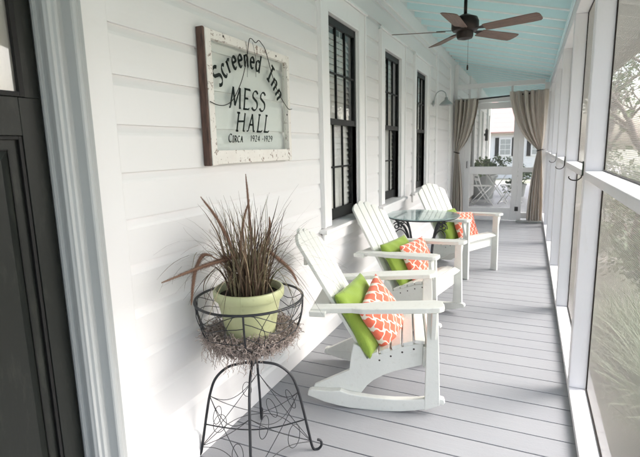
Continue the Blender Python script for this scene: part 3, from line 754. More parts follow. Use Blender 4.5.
lm.tube(spline([(.19, 0, .50), (.235, 0, .56), (.285, 0, .585), (.335, 0, .560), (.345, 0, .52)], 6), .006, 6)
l0 = lm.build('leg', M['iron'], tb, smooth=True); l0.rotation_euler.z = R(52)
for k in range(1, 4):
    c = l0.copy(); COL.objects.link(c); c.parent = tb; c.rotation_euler.z = R(52+90*k)

# ============================================================ PLANT STAND, POT, GRASS, MOSS
SX, SY = -1.10, 1.64
st = thing('wire_plant_stand', 'black wire basket plant stand with four arched legs against the white wall', 'plant stand', (SX, SY, 0), R(27))
def leg_pts():
    return spline([(.0, 0, .455), (.05, 0, .452), (.115, 0, .435), (.170, 0, .385), (.200, 0, .310), (.222, 0, .210), (.245, 0, .09), (.262, 0, .012), (.285, 0, .004), (.302, 0, .022), (.300, 0, .046), (.284, 0, .054)], 6)
lm = MB(); lm.tube(leg_pts(), .0062, 8); l0 = lm.build('leg', M['iron'], st, smooth=True)
for k in range(1, 4):
    c = l0.copy(); COL.objects.link(c); c.parent = st; c.rotation_euler.z = PI/2*k
q = MB(); q.tube([(0, 0, .44), (0, 0, .525)], .009, 10); q.lathe([(.009, .445), (.016, .45), (.016, .465), (.009, .472)], 12)
q.build('stem', M['iron'], st, smooth=True)
BZ = .762; BR = .235
cag = MB()
cag.tube([(BR*math.cos(2*PI*k/60), BR*math.sin(2*PI*k/60), BZ) for k in range(60)], .0058, 8, closed=True)
rib = [(BR, BZ), (BR-.004, .70), (BR-.020, .635), (BR-.055, .575), (BR-.11, .535), (.06, .515), (0, .512)]
for k in range(4):
    a_ = PI/2*k; pts = spline([(r_*math.cos(a_), r_*math.sin(a_), z) for r_, z in rib], 5); cag.tube(pts, .0045, 6)
for k in range(4): # lighter loops between
    for j, (za, zb, sag) in enumerate(((BZ, BZ, -.05), (BZ-.045, BZ-.045, -.045), (.655, .655, -.04), (.60, .60, -.03))):
        pts = []
        for i in range(13):
            u = i/12; a_ = PI/2*(k+u); z = za+sag*math.sin(PI*u)+.012*math.sin(3*PI*u+j); z = min(z, BZ)
            rr_ = np.interp(z, [.512, .535, .575, .635, .70, .76], [0.0, .125, .18, .215, .231, .235])
            pts.append((rr_*math.cos(a_), rr_*math.sin(a_), z))
        cag.tube(pts, .0019, 5)
for k in range(20):
    a_ = 2*PI*(k+.5)/20; a2 = a_+.22*(1 if k % 2 else -1); pts = []
    for i in range(9):
        u = i/8; z = BZ-u*(BZ-.54); aa = a_+(a2-a_)*math.sin(PI*u)
        rr_ = np.interp(z, [.512, .535, .575, .635, .70, .76], [0.0, .125, .18, .215, .231, .235])
        pts.append((rr_*math.cos(aa), rr_*math.sin(aa), z))
    cag.tube(pts, .0015, 4)
for z in (.60, .545): 
    rr_ = np.interp(z, [.512, .535, .575, .635, .70, .76], [0.0, .125, .18, .215, .231, .235]); cag.tube([(rr_*math.cos(2*PI*k/48), rr_*math.sin(2*PI*k/48), z) for k in range(48)], .0018, 5, closed=True)
cag.build('basket', M['iron'], st, smooth=True)
wr = MB()
def legat(z):
    zs = [.012, .09, .21, .31, .385, .435]; rs = [.262, .245, .222, .200, .170, .115]; return float(np.interp(z, zs, rs))
for k in range(4):
    a0, a1 = PI/2*k, PI/2*(k+1)
    def pt_(u, z):   # point on the side face between two legs
        A = Vector((legat(z)*math.cos(a0), legat(z)*math.sin(a0), z)); B = Vector((legat(z)*math.cos(a1), legat(z)*math.sin(a1), z)); return A.lerp(B, u)
    for (u0, z0, u1, z1) in ((0, .30, 1, .05), (1, .30, 0, .05)):
        wr.tube([pt_(u0+(u1-u0)*i/14, z0+(z1-z0)*i/14) for i in range(15)], .0017, 5)
    wr.tube([pt_(i/14, .30-.075*math.sin(PI*i/14)) for i in range(15)], .0017, 5)
    wr.tube([pt_(i/14, .045+.05*math.sin(PI*i/14)) for i in range(15)], .0017, 5)
    for u0, z0, rx, rz_ in ((.25, .235, .085, .045), (.74, .12, .11, .050)):
        wr.tube([pt_(u0+rx*math.cos(2*PI*i/20)+.03*math.sin(2*PI*i/20), z0+rz_*math.sin(2*PI*i/20)) for i in range(20)], .0016, 5, closed=True)
for k in range(1):
    a_ = PI/2*k; wr.tube([(legat(.16)*math.cos(a_)*(1-2*i/14), legat(.16)*math.sin(a_)*(1-2*i/14), .16-.04*math.sin(PI*i/14)) for i in range(15)], .003, 6)
wr.build('filigree_wire', M['iron'], st, smooth=True)

PZ = .575
pot = thing('potted_grass', 'celery green pot of purple fountain grass set in the wire basket', 'potted plant', (SX, SY, PZ))
q = MB(); q.lathe([(0, 0), (.100, 0), (.105, .006), (.112, .05), (.126, .13), (.138, .185), (.139, .190), (.150, .193), (.154, .200), (.155, .226), (.151, .233), (.143, .234), (.138, .228), (.134, .19), (0, .188)], 64)
q.build('pot', M['pot'], pot, autosmooth=True)
q = MB(); NN = 24
q.lathe([(.1335, .2005), (.10, .206), (.05, .209), (0, .210)], 32); q.build('soil', M['soil'], pot, smooth=True)
def blade_path(r0, a0, lean, h, curl, rr, n=9):
    p_ = Vector((r0*math.cos(a0), r0*math.sin(a0), .205)); d_ = Vector((math.cos(a0+rr.uniform(-.6, .6))*lean, math.sin(a0+rr.uniform(-.6, .6))*lean, 1)).normalized()
    pts = [p_.copy()]; st_ = h/(n-1)
    hd = Vector((d_.x, d_.y, 0)); hd = hd.normalized() if hd.length > 1e-4 else Vector((1, 0, 0))
    for i in range(n-1):
        d_ = (d_+hd*curl*(i/n)*.5+Vector((0, 0, -curl*(i/n)*.75))+Vector((rr.gauss(0, .055), rr.gauss(0, .055), 0))).normalized()
        p_ = p_+d_*st_
        lim = WX+.012-SX
        if p_.x < lim: p_.x = lim+abs(rr.gauss(0, .004)); 
        pts.append(p_.copy())
    return pts
def ribbon(mb, pts, w, rr, fold=.35):
    a_ = rr.uniform(0, PI); sd_ = Vector((math.cos(a_), math.sin(a_), 0)); n = len(pts); vs = []; 
    for i, p_ in enumerate(pts):
        t_ = i/(n-1); ww = w*(1-t_**2.2)*(.55+.45*min(1, t_*5)) + .0003
        vs += [p_-sd_*ww, p_+Vector((-sd_.y, sd_.x, 0))*ww*fold, p_+sd_*ww]
    fs = []
    for i in range(n-1): fs += [(3*i, 3*i+1, 3*i+4, 3*i+3), (3*i+1, 3*i+2, 3*i+5, 3*i+4)]
    mb.add(vs, fs)
rr = random.Random(21)
bl = MB(); bt = MB()
for i in range(370):
    r0 = .085*math.sqrt(rr.random()); a0 = rr.uniform(0, 2*PI); u = rr.random()
    if u < .90: pts = blade_path(r0, a0, rr.uniform(.0, .20), rr.uniform(.16, .46), rr.choice((rr.uniform(0, .2), rr.uniform(0, .2), rr.uniform(.2, .8))), rr, 11)
    else: pts = blade_path(r0, a0, rr.uniform(.1, .45), rr.uniform(.25, .48), rr.uniform(.5, 2.0), rr, 16)
    ribbon(bl if rr.random() < .66 else bt, pts, rr.choice((rr.uniform(.0012, .0028), rr.uniform(.002, .0048))), rr)
for i in range(60):   # fine stray hairs
    a0 = rr.uniform(0, 2*PI); pts = blade_path(.05, a0, rr.uniform(.3, 1.1), rr.uniform(.35, .55), rr.uniform(.1, .8), rr, 10); ribbon(bl, pts, .0007, rr)
o = bl.build('blades', M['blade_purple'], pot, recalc=False)
o = bt.build('dry_blades', M['blade_tan'], pot, recalc=False)
def plume(ctrl, r_, seed, label=None):
    rp = random.Random(seed); pts = spline([Vector(c)-Vector((SX, SY, PZ)) for c in ctrl], 10); n = len(pts)
    m = MB(); k0_ = int(n*.30)
    m.tube(pts[:k0_+2], .0016, 5)
    rs = []
    body = pts[k0_:]; nb = len(body)
    for i in range(nb): t_ = i/(nb-1); rs.append(max(.0010, r_*min(1, t_*5+.25)*(1-t_**3*.85)*.42))
    m.tube(body, rs, 8)
    for i in range(nb-1):
        d_ = (body[i+1]-body[i]).normalized(); u_, w_ = frame(d_)
        for k in range(120):
            a_ = rp.uniform(0, 2*PI); rad = u_*math.cos(a_)+w_*math.sin(a_); p_ = body[i].lerp(body[i+1], rp.random())+rad*rs[i]*.7
            tip = p_+(rad*rp.uniform(.5, 1.1)+d_*rp.uniform(.6, 1.5))*rs[i]*rp.uniform(1.2, 2.6); sd_ = d_.cross(rad)*.0005
            m.add([p_-sd_, p_+sd_, tip], [(0, 1, 2)])
    o = m.build('seed_plume', M['plume'], pot, recalc=False, smooth=True); 
    if label: o['label'] = label
plume([(-1.13, 1.60, .80), (-1.16, 1.54, .93), (-1.19, 1.47, .985), (-1.20, 1.42, .935), (-1.20, 1.395, .87), (-1.20, 1.378, .80)], .0135, 1, 'drooping russet plume hanging over the left rim')
plume([(-1.11, 1.66, .80), (-1.12, 1.70, .90), (-1.14, 1.66, .945), (-1.145, 1.52, .953), (-1.15, 1.37, .955), (-1.15, 1.18, .952)], .0175, 2, 'long russet plume pointing left')
plume([(-1.08, 1.65, .80), (-1.06, 1.66, .93), (-1.05, 1.70, .968), (-1.03, 1.79, .905), (-1.01, 1.87, .83), (-1.0, 1.925, .745)], .0140, 3, 'drooping russet plume hanging over the right rim')
plume([(-1.12, 1.62, .80), (-1.13, 1.58, .98), (-1.16, 1.53, 1.12), (-1.20, 1.48, 1.22)], .0125, 4)
plume([(-1.09, 1.65, .80), (-1.09, 1.66, 1.0), (-1.10, 1.67, 1.18), (-1.10, 1.66, 1.30)], .0100, 5)
plume([(-1.11, 1.64, .80), (-1.12, 1.62, .95), (-1.11, 1.64, 1.10), (-1.10, 1.68, 1.19)], .0105, 6)
plume([(-1.08, 1.66, .80), (-1.07, 1.72, .93), (-1.06, 1.77, 1.05), (-1.07, 1.79, 1.10)], .010, 7)
# spanish moss
ms = MB(); rr = random.Random(5)
for i in range(5200):
    a_ = rr.uniform(0, 2*PI); z = rr.uniform(.545, .625) if rr.random() < .85 else rr.uniform(.52, .56)
    rmax = float(np.interp(z, [.512, .535, .575, .635, .70, .76], [0.02, .13, .185, .225, .235, .24]))+.006
    r0 = rr.uniform(.118 if z > .58 else .02, rmax); p_ = Vector((r0*math.cos(a_), r0*math.sin(a_), z))
    d_ = Vector((rr.gauss(0, 1), rr.gauss(0, 1), rr.gauss(0, .6))).normalized(); pts = [p_.copy()]
    for k in range(6):
        d_ = (d_+Vector((rr.gauss(0, .9), rr.gauss(0, .9), rr.gauss(-.15, .7)))).normalized(); q_ = pts[-1]+d_*.0072
        if math.hypot(q_.x, q_.y) < .115 and q_.z > .575: break
        pts.append(q_)
    if len(pts) > 2: ms.tube(pts, .0015, 3, cap=False)
for i in range(110):   # hanging strands
    a_ = rr.choice((rr.uniform(0, 2*PI), rr.gauss(R(205), .5), rr.gauss(R(290), .4))); r0 = rr.uniform(.15, .215); z = .555+(r0-.15)*.7
    pts = [Vector((r0*math.cos(a_), r0*math.sin(a_), z))]; 
    for k in range(rr.randint(5, 12)): pts.append(pts[-1]+Vector((rr.gauss(0, .0045), rr.gauss(0, .0045), -.0085)))
    ms.tube(pts, .0010, 3, cap=False)
o = ms.build('moss', M['moss'], None, recalc=False); o.location = (SX, SY, 0)
tag(o, 'pinkish brown moss packed round the green pot and hanging from the wire basket', 'moss', kind='stuff')

# ============================================================ SIGN
sg = thing('window_sign', 'old wooden window sash sign lettered on glass, hung left of the first window', 'sign', (WX, 2.10, 1.335))
FX = WX+.045; ya, yb, za, zb = 1.718, 2.487, 1.335, 1.932
q = MB()
q.box(WX+.012, FX, ya, ya+.040, za, zb); q.box(WX+.012, FX, yb-.030, yb, za, zb)
q.box(WX+.013, FX-.0008, ya+.04, yb-.03, zb-.040, zb-.001); q.box(WX+.013, FX-.0008, ya+.04, yb-.03, za+.004, za+.068)
q.build('sash_frame', M['distressed'], sg, True, bevel=.0025)
q = MB(); q.box(WX+.004, FX-.004, ya-.013, ya-.0004, za-.001, zb+.002); q.build('stained_edge', M['brownwood'], sg, True, bevel=.003)
q = MB(); q.add([(FX-.021, ya+.036, za+.064), (FX-.021, yb-.026, za+.064), (FX-.021, yb-.026, zb-.036), (FX-.021, ya+.036, zb-.036)], [(0, 1, 2, 3)]); q.build('glass_pane', M['sign_glass'], sg, True)
GX = FX-.0205
# calligraphic single-stroke letters (x to the right, y up, cap height 1)
def arc(cx, cy, rx, ry, a0, a1, n=12): return [(cx+rx*math.cos(R(a0+(a1-a0)*i/n)), cy+ry*math.sin(R(a0+(a1-a0)*i/n))) for i in range(n+1)]
G = {
 'S': (.58, [arc(.33, .74, .21, .24, 25, 200, 10)+arc(.30, .26, .24, .26, 75, -150, 14)]),
 'C': (.66, [arc(.40, .5, .32, .5, 50, 310, 20)]),
 'I': (.34, [[(.17, 1), (.17, 0)], [(.03, 1), (.31, 1)], [(.03, 0), (.31, 0)]]),
 'M': (.92, [[(.0, .02), (.08, 0), (.20, 1)], [(.20, 1), (.42, .12)], [(.42, .12), (.72, 1)], [(.72, 1), (.80, .0), (.88, .03)]]),
 'E': (.56, [[(.12, 1), (.12, 0)], [(.05, 1), (.50, .99), (.52, .93)], [(.12, .54), (.40, .54)], [(.05, 0), (.48, .01), (.53, .08)]]),
 'H': (.78, [[(.04, 1), (.26, 1)], [(.16, 1), (.10, .0)], [(.66, 1.02), (.60, 0), (.70, 0)], [(.12, .52), (.64, .55)], [(.02, 0), (.2, 0)]]),
 'A': (.70, [[(.0, 0), (.12, .03), (.38, 1)], [(.38, 1), (.56, 0), (.66, .02)], [(.18, .38), (.50, .38)]]),
 'L': (.54, [[(.20, 1), (.12, 0)], [(.12, 1), (.30, 1)], [(.04, 0), (.44, .0), (.52, .09)]]),
 'R': (.62, [[(.12, 1), (.12, 0)], [(.05, 1)]+arc(.26, .76, .24, .24, 90, -90, 10)+[(.14, .52)], [(.28, .52), (.56, 0)]]),
 'c': (.42, [arc(.24, .33, .18, .32, 45, 315, 14)]),
 'r': (.36, [[(.02, .60), (.10, .64), (.10, 0)], [(.10, .46)]+arc(.24, .48, .13, .17, 150, 40, 6)]),
 'e': (.44, [[(.07, .34), (.40, .38)]+arc(.235, .36, .165, .28, 5, 180, 8)+arc(.24, .32, .17, .32, 180, 315, 8)]),
 'n': (.46, [[(.02, .60), (.09, .64), (.09, 0)], [(.09, .44)]+arc(.23, .44, .14, .20, 165, 0, 8)+[(.37, .06), (.44, .02)]]),
 'd': (.50, [arc(.22, .32, .17, .32, 50, 350, 14), [(.40, 1.05), (.40, .05), (.48, .01)]]),
 '1': (.30, [[(.06, .82), (.17, 1), (.14, 0)]]),
 '2': (.50, [arc(.24, .74, .18, .26, 160, -30, 10)+[(.06, 0)], [(.06, 0), (.46, .02)]]),
 '4': (.52, [[(.36, 0), (.38, 1), (.04, .30), (.50, .30)]]),
 '9': (.50, [arc(.24, .72, .18, .27, 0, 360, 16), [(.42, .76), (.38, .3), (.22, .0)]]),
 '-': (.40, [[(.08, .42), (.30, .42)]]), ' ': (.34, []),
}
lt_ = MB()
def stroke(pts, nib, na=R(35)):
    """broad-nib pen: width depends on stroke direction"""
    P = [Vector((p_[0], p_[1])) for p_ in pts]; Q = []
    for i in range(len(P)-1):
        m = max(1, int((P[i+1]-P[i]).length/(nib*1.2)))
        for k in range(m): Q.append(P[i].lerp(P[i+1], k/m))
    Q.append(P[-1])
    vs = []
    for i, p_ in enumerate(Q):
        d_ = (Q[min(i+1, len(Q)-1)]-Q[max(i-1, 0)]); d_ = d_.normalized() if d_.length > 1e-9 else Vector((1, 0))
        w = nib*(.30+.70*abs(math.sin(math.atan2(d_.y, d_.x)-na))); nn = Vector((-d_.y, d_.x))*w*.5
        for s_ in (1, -1): q_ = p_+nn*s_; vs.append((GX, q_.x, q_.y))
    vs += [(GX+.0012, y, z) for _, y, z in vs]
    n = len(Q); fs = []
    for i in range(n-1):
        a_, b2, c_, d2 = 2*i, 2*i+1, 2*i+3, 2*i+2; o_ = 2*n
        fs += [(a_, b2, c_, d2), (a_+o_, d2+o_, c_+o_, b2+o_), (a_, d2, d2+o_, a_+o_), (b2, b2+o_, c_+o_, c_)]
    fs += [(0, 2*n, 2*n+1, 1), (2*n-2, 2*n-1, 4*n-1, 4*n-2)]
    lt_.add(vs, fs)
def text(s_, y, z, h, nib, wx=1, slant=.0, small=None, bend=None, track=0.0):
    x = 0.0; adv = []
    for i, ch in enumerate(s_):
        hh = h if (small is None or i == 0 or s_[i-1] == ' ' and False) else h*small
        adv.append((ch, x, hh)); x += (G[ch][0]+.10+track)*hh*wx
    for ch, x0, hh in adv:
        for stt in G[ch][1]:
            pts = []
            if bend: cy_, cz_, rad, a0_ = bend
            for px_, py_ in stt:
                X_ = x0+(px_+slant*py_)*hh*wx; Z_ = py_*hh
                if bend:
                    cy_, cz_, rad, a0_ = bend; a_ = a0_-X_/rad; pts.append((cy_+(rad+Z_)*math.cos(a_), cz_+(rad+Z_)*math.sin(a_)))
                else: pts.append((y+X_, z+Z_))
            stroke(pts, nib, R(35)+((a0_-x0/rad-PI/2) if bend else 0))
    return x
text('Screened', 0, 0, .088, .0165, .99, .06, None, (2.09, 1.492, .325, R(143)), .035)
text('Inn', 0, 0, .095, .0175, 1.1, .05, None, (2.09, 1.517, .318, R(58)), .03)
text('MESS', 1.895, 1.606, .100, .0145, 1.12, .18)
text('HALL', 1.938, 1.497, .088, .0140, 1.28, .16)
text('CIRCA', 1.872, 1.442, .038, .0068, 1.18, .12, .78)
text('1924 -1929', 2.068, 1.446, .030, .0056, 1.42, .10)
o = lt_.build('lettering', M['ink'], sg, True)
q = MB()
wp = [(1.716, 1.617, .006), (1.76, 1.606, .010), (1.823, 1.609, .006), (1.885, 1.634, .006), (1.94, 1.69, .006), (1.99, 1.762, .006), (2.030, 1.86, .008), (2.055, 1.938, .008), (2.085, 1.952, .004), (2.115, 1.938, .008), (2.150, 1.956, .006), (2.178, 1.942, .008), (2.204, 1.925, .008), (2.235, 1.88, .006), (2.275, 1.80, .006), (2.335, 1.715, .006), (2.40, 1.66, .008), (2.45, 1.632, .008), (2.497, 1.636, .004)]
q.tube(spline([(FX+d_, y, z) for y, z, d_ in wp], 5), .0021, 6)
q.tube(spline([(FX+.004, 2.030, 1.93), (FX+.006, 2.036, 1.85), (FX+.004, 2.030, 1.76)], 5), .0011, 4); q.tube(spline([(FX+.006, 2.09, 1.935), (FX+.006, 2.112, 1.86), (FX+.004, 2.110, 1.77)], 5), .0011, 4)  # two thin tubes stand in for the wire's shadow lines behind the glass
q.build('wire_and_shadow_lines', M['bronze'], sg, True, smooth=True)
for y, z in ((1.85, 1.917), (2.335, 1.910), (2.44, 1.60)):
    q = MB(); q.lathe([(0, .0016), (.005, .0014), (.006, 0)], 10, Matrix.Translation((FX, y, z)) @ Matrix.Rotation(R(90), 4, 'Y')); q.build('screw', M['screw'], sg, True)

# ============================================================ BEYOND THE SCREEN DOOR
def folding_chair(x, y, rz_, label):
    t = thing('folding_chair', label, 'folding chair', (x, y, 0), rz_, 'white folding bistro chairs beyond the screen door'); m = M['white_metal']
    for s in (-1, 1):
        q = MB(); q.tube([(.22, s*.19, 0), (-.05, s*.19, .40), (-.20, s*.19, .86)], .012, 6); q.build('back_leg', m, t, smooth=True)
        q = MB(); q.tube([(-.24, s*.165, 0), (.18, s*.165, .44)], .012, 6); q.build('front_leg', m, t, smooth=True)
    q = MB()
    for i in range(6): q.box(-.19+i*.065, -.14+i*.065, -.19, .19, .44, .455)
    q.build('seat', m, t)
    q = MB()
    for z in (.60, .71, .82): q.box(-.135-.0-(z-.60)*.3, -.120-(z-.60)*.3, -.19, .19, z-.03, z+.03)
    q.build('backrest', m, t)
    for e_ in (((.20, -.19, .03), (.20, .19, .03)), ((-.2, -.165, .045), (-.2, .165, .045))): q = MB(); q.tube(list(e_), .008, 6); q.build('stretcher', m, t)
    return t
folding_chair(-1.02, 11.55, R(20), 'white folding chair left of the bistro table beyond the screen door')
folding_chair(-.40, 11.9, R(165), 'white folding chair right of the bistro table beyond the screen door')
t = thing('bistro_table', 'white folding bistro table between two folding chairs beyond the screen door', 'bistro table', (-.72, 12.0, 0))
q = MB(); q.box(-.33, .33, -.33, .33, .70, .722); q.build('table_top', M['white_metal'], t, bevel=.004)
q = MB()
for s in (-1, 1): q.tube([(-.25, s*.25, 0), (.22, s*.25, .70)], .012, 6); q.tube([(.25, s*.24, 0), (-.22, s*.24, .70)], .012, 6)
q.tube([(0, -.25, .36), (0, .25, .36)], .01, 6); q.build('leg', M['white_metal'], t)
def foliage(mb, c, rad, n, size, rr, squash=1.0, clumps=7):
    cl = [(Vector((rr.gauss(0, .5), rr.gauss(0, .5), rr.gauss(0, .5)*squash))*rad, rr.uniform(.3, .55)*rad) for _ in range(clumps)]
    for i in range(n):
        cc, cr = rr.choice(cl); d_ = Vector((rr.gauss(0, 1), rr.gauss(0, 1), rr.gauss(0, 1))).normalized()
        p_ = Vector(c)+cc+d_*cr*rr.random()**.4
        u_ = Vector((rr.gauss(0, 1), rr.gauss(0, 1), rr.gauss(0, .7))).normalized(); w_ = u_.cross(d_); w_ = w_.normalized() if w_.length > .01 else Vector((1, 0, 0)); s_ = size*rr.uniform(.6, 1.3)
        mb.add([p_, p_+u_*s_*.5+w_*s_*.28, p_+u_*s_, p_+u_*s_*.5-w_*s_*.28], [(0, 1, 2, 3)])
def potplant(x, y, z, rad, ph, label, mat, seed):
    rr_ = random.Random(seed); t = thing('potted_plant', label, 'potted plant', (x, y, z), 0, 'plants beyond the screen door')
    q = MB(); q.lathe([(0, 0), (ph*.42, 0), (ph*.55, ph), (ph*.60, ph), (ph*.60, ph*.9), (0, ph*.88)], 20); q.build('pot', M['galv'], t)
    q = MB(); foliage(q, (0, 0, ph+rad*.7), rad, 420, rad*.32, rr_); q.build('foliage', mat, t, recalc=False)
potplant(-1.12, 12.9, .0, .30, .62, 'bright green plant in a pot by the far wall, seen through the screen door', M['leaf'], 1)
potplant(-.70, 12.05, .722, .20, .12, 'dark leafy plant standing on the white bistro table', M['leaf_dark'], 2)
potplant(-.25, 13.6, .0, .34, .34, 'dark bushy plant in a tub right of the far folding chair', M['leaf_dark'], 3)
LNT = ln = thing('wall_lantern', 'dark lantern on the house wall far beyond the screen door', 'lantern', (WX, 15.5, 1.7))
q = MB(); q.box(.05, .19, -.07, .07, -.22, .16); q.build('lantern_body', M['black'], ln, bevel=.01)
q = MB(); q.box(0, .05, -.03, .03, -.03, .06); q.add([(.03, -.09, .16), (.21, -.09, .16), (.21, .09, .16), (.03, .09, .16), (.12, 0, .27)], [(0, 1, 4), (1, 2, 4), (2, 3, 4), (3, 0, 4), (3, 2, 1, 0)]); q.build('bracket', M['black'], ln)

LNT.scale = (.6, .6, .8)
# far white cottage with a red roof
ct = thing('cottage', 'distant white cottage with a red roof seen through the screen door', 'house', (-.5, 30, -.62))
q = MB(); q.box(-6.5, 1.6, 30, 36, -.62, 2.15); q.build('wall', M['lapwhite'], ct, True)
q = MB(); q.add([(-7, 29.6, 2.08), (2.1, 29.6, 2.08), (2.1, 33, 4.2), (-7, 33, 4.2), (2.1, 36.4, 2.08), (-7, 36.4, 2.08)], [(0, 1, 2, 3), (3, 2, 4, 5)]); q.build('roof', M['redroof'], ct, True, solid=.1)
for x in (-4.6, -1.40, .35):
    q = MB(); q.box(x-.34, x+.34, 29.93, 29.999, .72, 1.78); w = q.build('window', M['trim'], ct, True)
    q = MB(); 
    for i in range(2):
        for j in range(3): q.box(x-.28+i*.29, x-.01+i*.29, 29.92, 29.929, .80+j*.31, 1.08+j*.31)
    q.build('pane', M['galv'], w, True)
    for s in (-1, 1):
        q = MB(); q.box(x+s*.37, x+s*.58, 29.94, 29.999, .70, 1.80); q.build('shutter', M['black'], w, True)
# neighbour house to the right
nh = thing('neighbour_house', 'long white lap sided house with a pale tin roof across the side yard', 'house', (12, 20, -.62))
q = MB(); q.box(9, 17, 12, 30, -.62, 2.6); q.build('wall', M['lapwhite'], nh, True)
q = MB(); q.add([(8.6, 11.6, 2.55), (8.6, 30.4, 2.55), (13, 30.4, 4.6), (13, 11.6, 4.6)], [(0, 1, 2, 3)]); q.build('roof', M['pinkroof'], nh, True, solid=.05)
for y in (14, 18, 22, 26):
    q = MB(); q.box(8.94, 8.999, y, y+1, .3, 1.8); w = q.build('window', M['trim'], nh, True); q = MB(); q.box(8.93, 8.939, y+.1, y+.9, .4, 1.7); q.build('pane', M['glass'], w, True)

# trees
def tree(x, y, h, label, seed, leaves=2600, crown=1.9, mat=None, bare=False):
    rr_ = random.Random(seed); t = thing('tree', label, 'tree', (x, y, -.62), 0, 'trees around the porch')
    q = MB(); tips = []
    def br(p_, d_, r_, L_, lv):
        n_ = 6; pts = [p_]; 
        for i in range(n_):
            d_ = (d_+Vector((rr_.gauss(0, .13), rr_.gauss(0, .13), rr_.gauss(.02, .08)))).normalized(); pts.append(pts[-1]+d_*L_/n_)
        q.tube(pts, [r_*(1-.55*i/n_) for i in range(n_+1)], 7 if lv < 2 else 5)
        tips.append(pts[-1])
        if lv < 3:
            for k in range(3 if lv else 5):
                b0 = pts[rr_.randint(2, n_)]; a_ = rr_.uniform(0, 2*PI); dd = (d_*.6+Vector((math.cos(a_), math.sin(a_), rr_.uniform(.1, .7)))).normalized(); br(b0, dd, r_*.45, L_*.62, lv+1)
    br(Vector((0, 0, 0)), Vector((rr_.gauss(0, .08), 0, 1)), h*.028, h*.55, 0)
    q.build('trunk', M['bark'], t, smooth=True)
    f = MB(); per = max(1, leaves//len(tips))
    for tp in tips: foliage(f, tp, crown*.42, per, .13, rr_, clumps=2)
    f.build('crown', mat or M['leaf'], t, recalc=False)
tree(1.62, 8.9, 4.6, 'crooked tree with thick pale branches just outside the right screen', 4, 420, 1.0)
tree(6.2, 13.5, 6.5, 'leafy tree in the side yard right of the crooked tree', 8, 4200)
tree(3.2, 26, 8, 'tall tree beside the distant cottage', 9, 4200, 2.6)
tree(-7.5, 40, 10, 'big tree rising behind the distant cottage', 10, 4200, 3.2)
tree(7.5, 3, 7, 'tree across the side yard beyond the porch screens', 12, 4200, 2.2)
tree(6.8, 17, 8, 'far tree by the garden path', 14, 4200, 2.4)

# shrubs and tall grasses against the porch
def shrub(x, y, h, rad, label, seed, mat):
    rr_ = random.Random(seed); t = thing('shrub', label, 'shrub', (x, y, -.62), 0, 'shrubs along the porch')
    q = MB(); 
    for i in range(9):
        a_ = rr_.uniform(0, 2*PI); q.tube(spline([(0, 0, 0), (math.cos(a_)*rad*.3, math.sin(a_)*rad*.3, h*.5), (math.cos(a_)*rad*.6, math.sin(a_)*rad*.6, h*.85)], 3), .012, 5)
    q.build('stem', M['bark'], t); q = MB(); foliage(q, (0, 0, h*.58), max(rad, h*.45), 1500, .075, rr_, clumps=12); q.build('leaves', mat, t, recalc=False)
shrub(1.3, 5.6, .95, .42, 'dark shrub close outside the screens near the third post', 31, M['leaf_dark'])
shrub(1.5, 7.3, 1.1, .5, 'rounded shrub behind the tall grass outside the screens', 32, M['leaf'])
shrub(2.6, 6.4, .9, .5, 'low shrub further out on the lawn', 33, M['leaf_dark'])
for k_, (x_, y_, h_, r_x, lb) in enumerate(((2.1, 8.4, 1.5, .75, 'broad shrub beside the crooked tree'), (1.35, 9.9, 1.3, .55, 'upright shrub just past the crooked tree close to the porch'), (2.9, 10.6, 1.9, .95, 'tallest shrub of the row behind the crooked tree'), (1.9, 12.2, 1.5, .7, 'round shrub far along the porch wall'), (3.9, 13.4, 2.0, 1.0, 'wide shrub beside the pale side path'), (2.6, 15.5, 1.7, .9, 'farthest shrub along the porch'))):
    shrub(x_, y_, h_, r_x, lb, 60+k_, M['leaf'] if k_ % 2 else M['leaf_dark'])
def garden_grass(x, y, label, seed, n=520, h=.95):
    rr_ = random.Random(seed); m = MB()
    for i in range(n):
        a_ = rr_.uniform(0, 2*PI); ln_ = rr_.uniform(.05, .7); p_ = Vector((rr_.gauss(0, .07), rr_.gauss(0, .07), 0)); d_ = Vector((math.cos(a_)*ln_, math.sin(a_)*ln_, 1)).normalized(); pts = [p_]
        hh = h*rr_.uniform(.6, 1.1)
        for k in range(8):
            d_ = (d_+Vector((math.cos(a_), math.sin(a_), -1.2))*.05*k*.5).normalized(); q_ = pts[-1]+d_*hh/8
            q_.x = max(q_.x, .43-x); pts.append(q_)
        ribbon(m, pts, rr_.uniform(.004, .009), rr_)
    o = m.build('ornamental_grass', M['grassblade'], None, recalc=False); o.location = (x, y, -.62)
    tag(o, label, 'ornamental grass', 'grass clumps along the porch')
garden_grass(.98, 3.3, 'arching grass clump nearest the camera outside the lower screen', 41, 700, 1.15)
garden_grass(.85, 4.4, 'second arching grass clump along the outside of the porch', 42, 600, 1.0)
garden_grass(1.55, 4.9, 'wide grass clump set a little away from the porch', 43, 600, 1.05)
garden_grass(1.45, 3.9, 'grass clump behind the nearest one on the lawn side', 44, 600, 1.1)

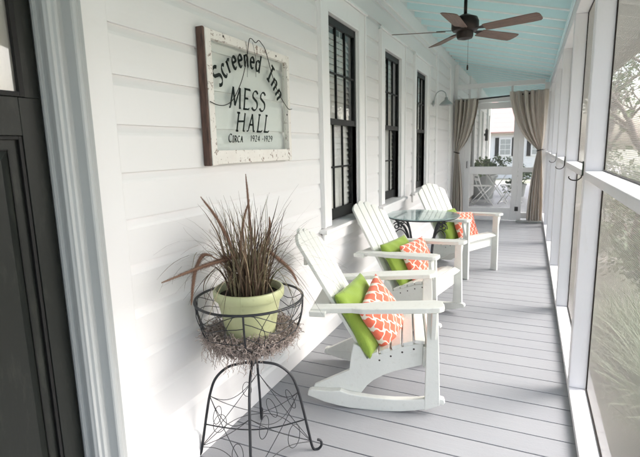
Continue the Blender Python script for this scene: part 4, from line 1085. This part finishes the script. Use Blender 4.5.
# ============================================================ LIGHT, SKY, CAMERA
w = bpy.data.worlds.new('World'); scn.world = w; w.use_nodes = True; nt = w.node_tree
bg = nt.nodes['Background']; sky = nt.nodes.new('ShaderNodeTexSky'); sky.sky_type = 'NISHITA'; sky.sun_disc = False
az = Vector((.88, .47)).normalized(); el = R(42)
sky.sun_elevation = el; sky.sun_rotation = math.atan2(az.x, az.y); sky.dust_density = 4; sky.air_density = 1.0; sky.ozone_density = 1
hs = nt.nodes.new('ShaderNodeHueSaturation'); hs.inputs['Saturation'].default_value = .6; hs.inputs['Value'].default_value = 1.0
nt.links.new(sky.outputs[0], hs.inputs['Color']); nt.links.new(hs.outputs[0], bg.inputs[0]); bg.inputs[1].default_value = .15
sl_ = bpy.data.lights.new('sun', 'SUN'); sl_.energy = .85; sl_.angle = R(32); sl_.color = (1, .99, .98)
so = bpy.data.objects.new('sun', sl_); COL.objects.link(so)
so.rotation_euler = Vector((az.x*math.cos(el), az.y*math.cos(el), math.sin(el))).to_track_quat('Z', 'Y').to_euler(); so.location = (5, 5, 8)

cam = bpy.data.cameras.new('camera'); cam.sensor_width = 36; cam.lens = 25.857; cam.clip_end = 400; cam.clip_start = .05
co = bpy.data.objects.new('camera', cam); COL.objects.link(co); scn.camera = co
yaw, pit, rol = R(-24.5498), R(-9.8430), R(1.3340)
fwd = Vector((math.sin(yaw)*math.cos(pit), math.cos(yaw)*math.cos(pit), math.sin(pit)))
r_ = fwd.cross(Vector((0, 0, 1))).normalized(); dn = fwd.cross(r_)
r2 = r_*math.cos(rol)+dn*math.sin(rol); d2 = -r_*math.sin(rol)+dn*math.cos(rol)
co.matrix_world = Matrix(((r2.x, -d2.x, -fwd.x, 0), (r2.y, -d2.y, -fwd.y, 0), (r2.z, -d2.z, -fwd.z, 1.4), (0, 0, 0, 1)))
cam.dof.use_dof = True; cam.dof.focus_distance = 2.3; cam.dof.aperture_fstop = 6.3

scn.render.engine = 'CYCLES'; cy = scn.cycles
cy.use_denoising = True; cy.max_bounces = 12; cy.diffuse_bounces = 6; cy.transparent_max_bounces = 32; cy.transmission_bounces = 6
cy.sample_clamp_indirect = 8; cy.caustics_reflective = False; cy.caustics_refractive = False
cy.use_adaptive_sampling = True; cy.adaptive_threshold = .015
vs_ = scn.view_settings; vs_.view_transform = 'Standard'; vs_.look = 'None'; vs_.gamma = 1; vs_.exposure = 2.32; vs_.use_curve_mapping = False
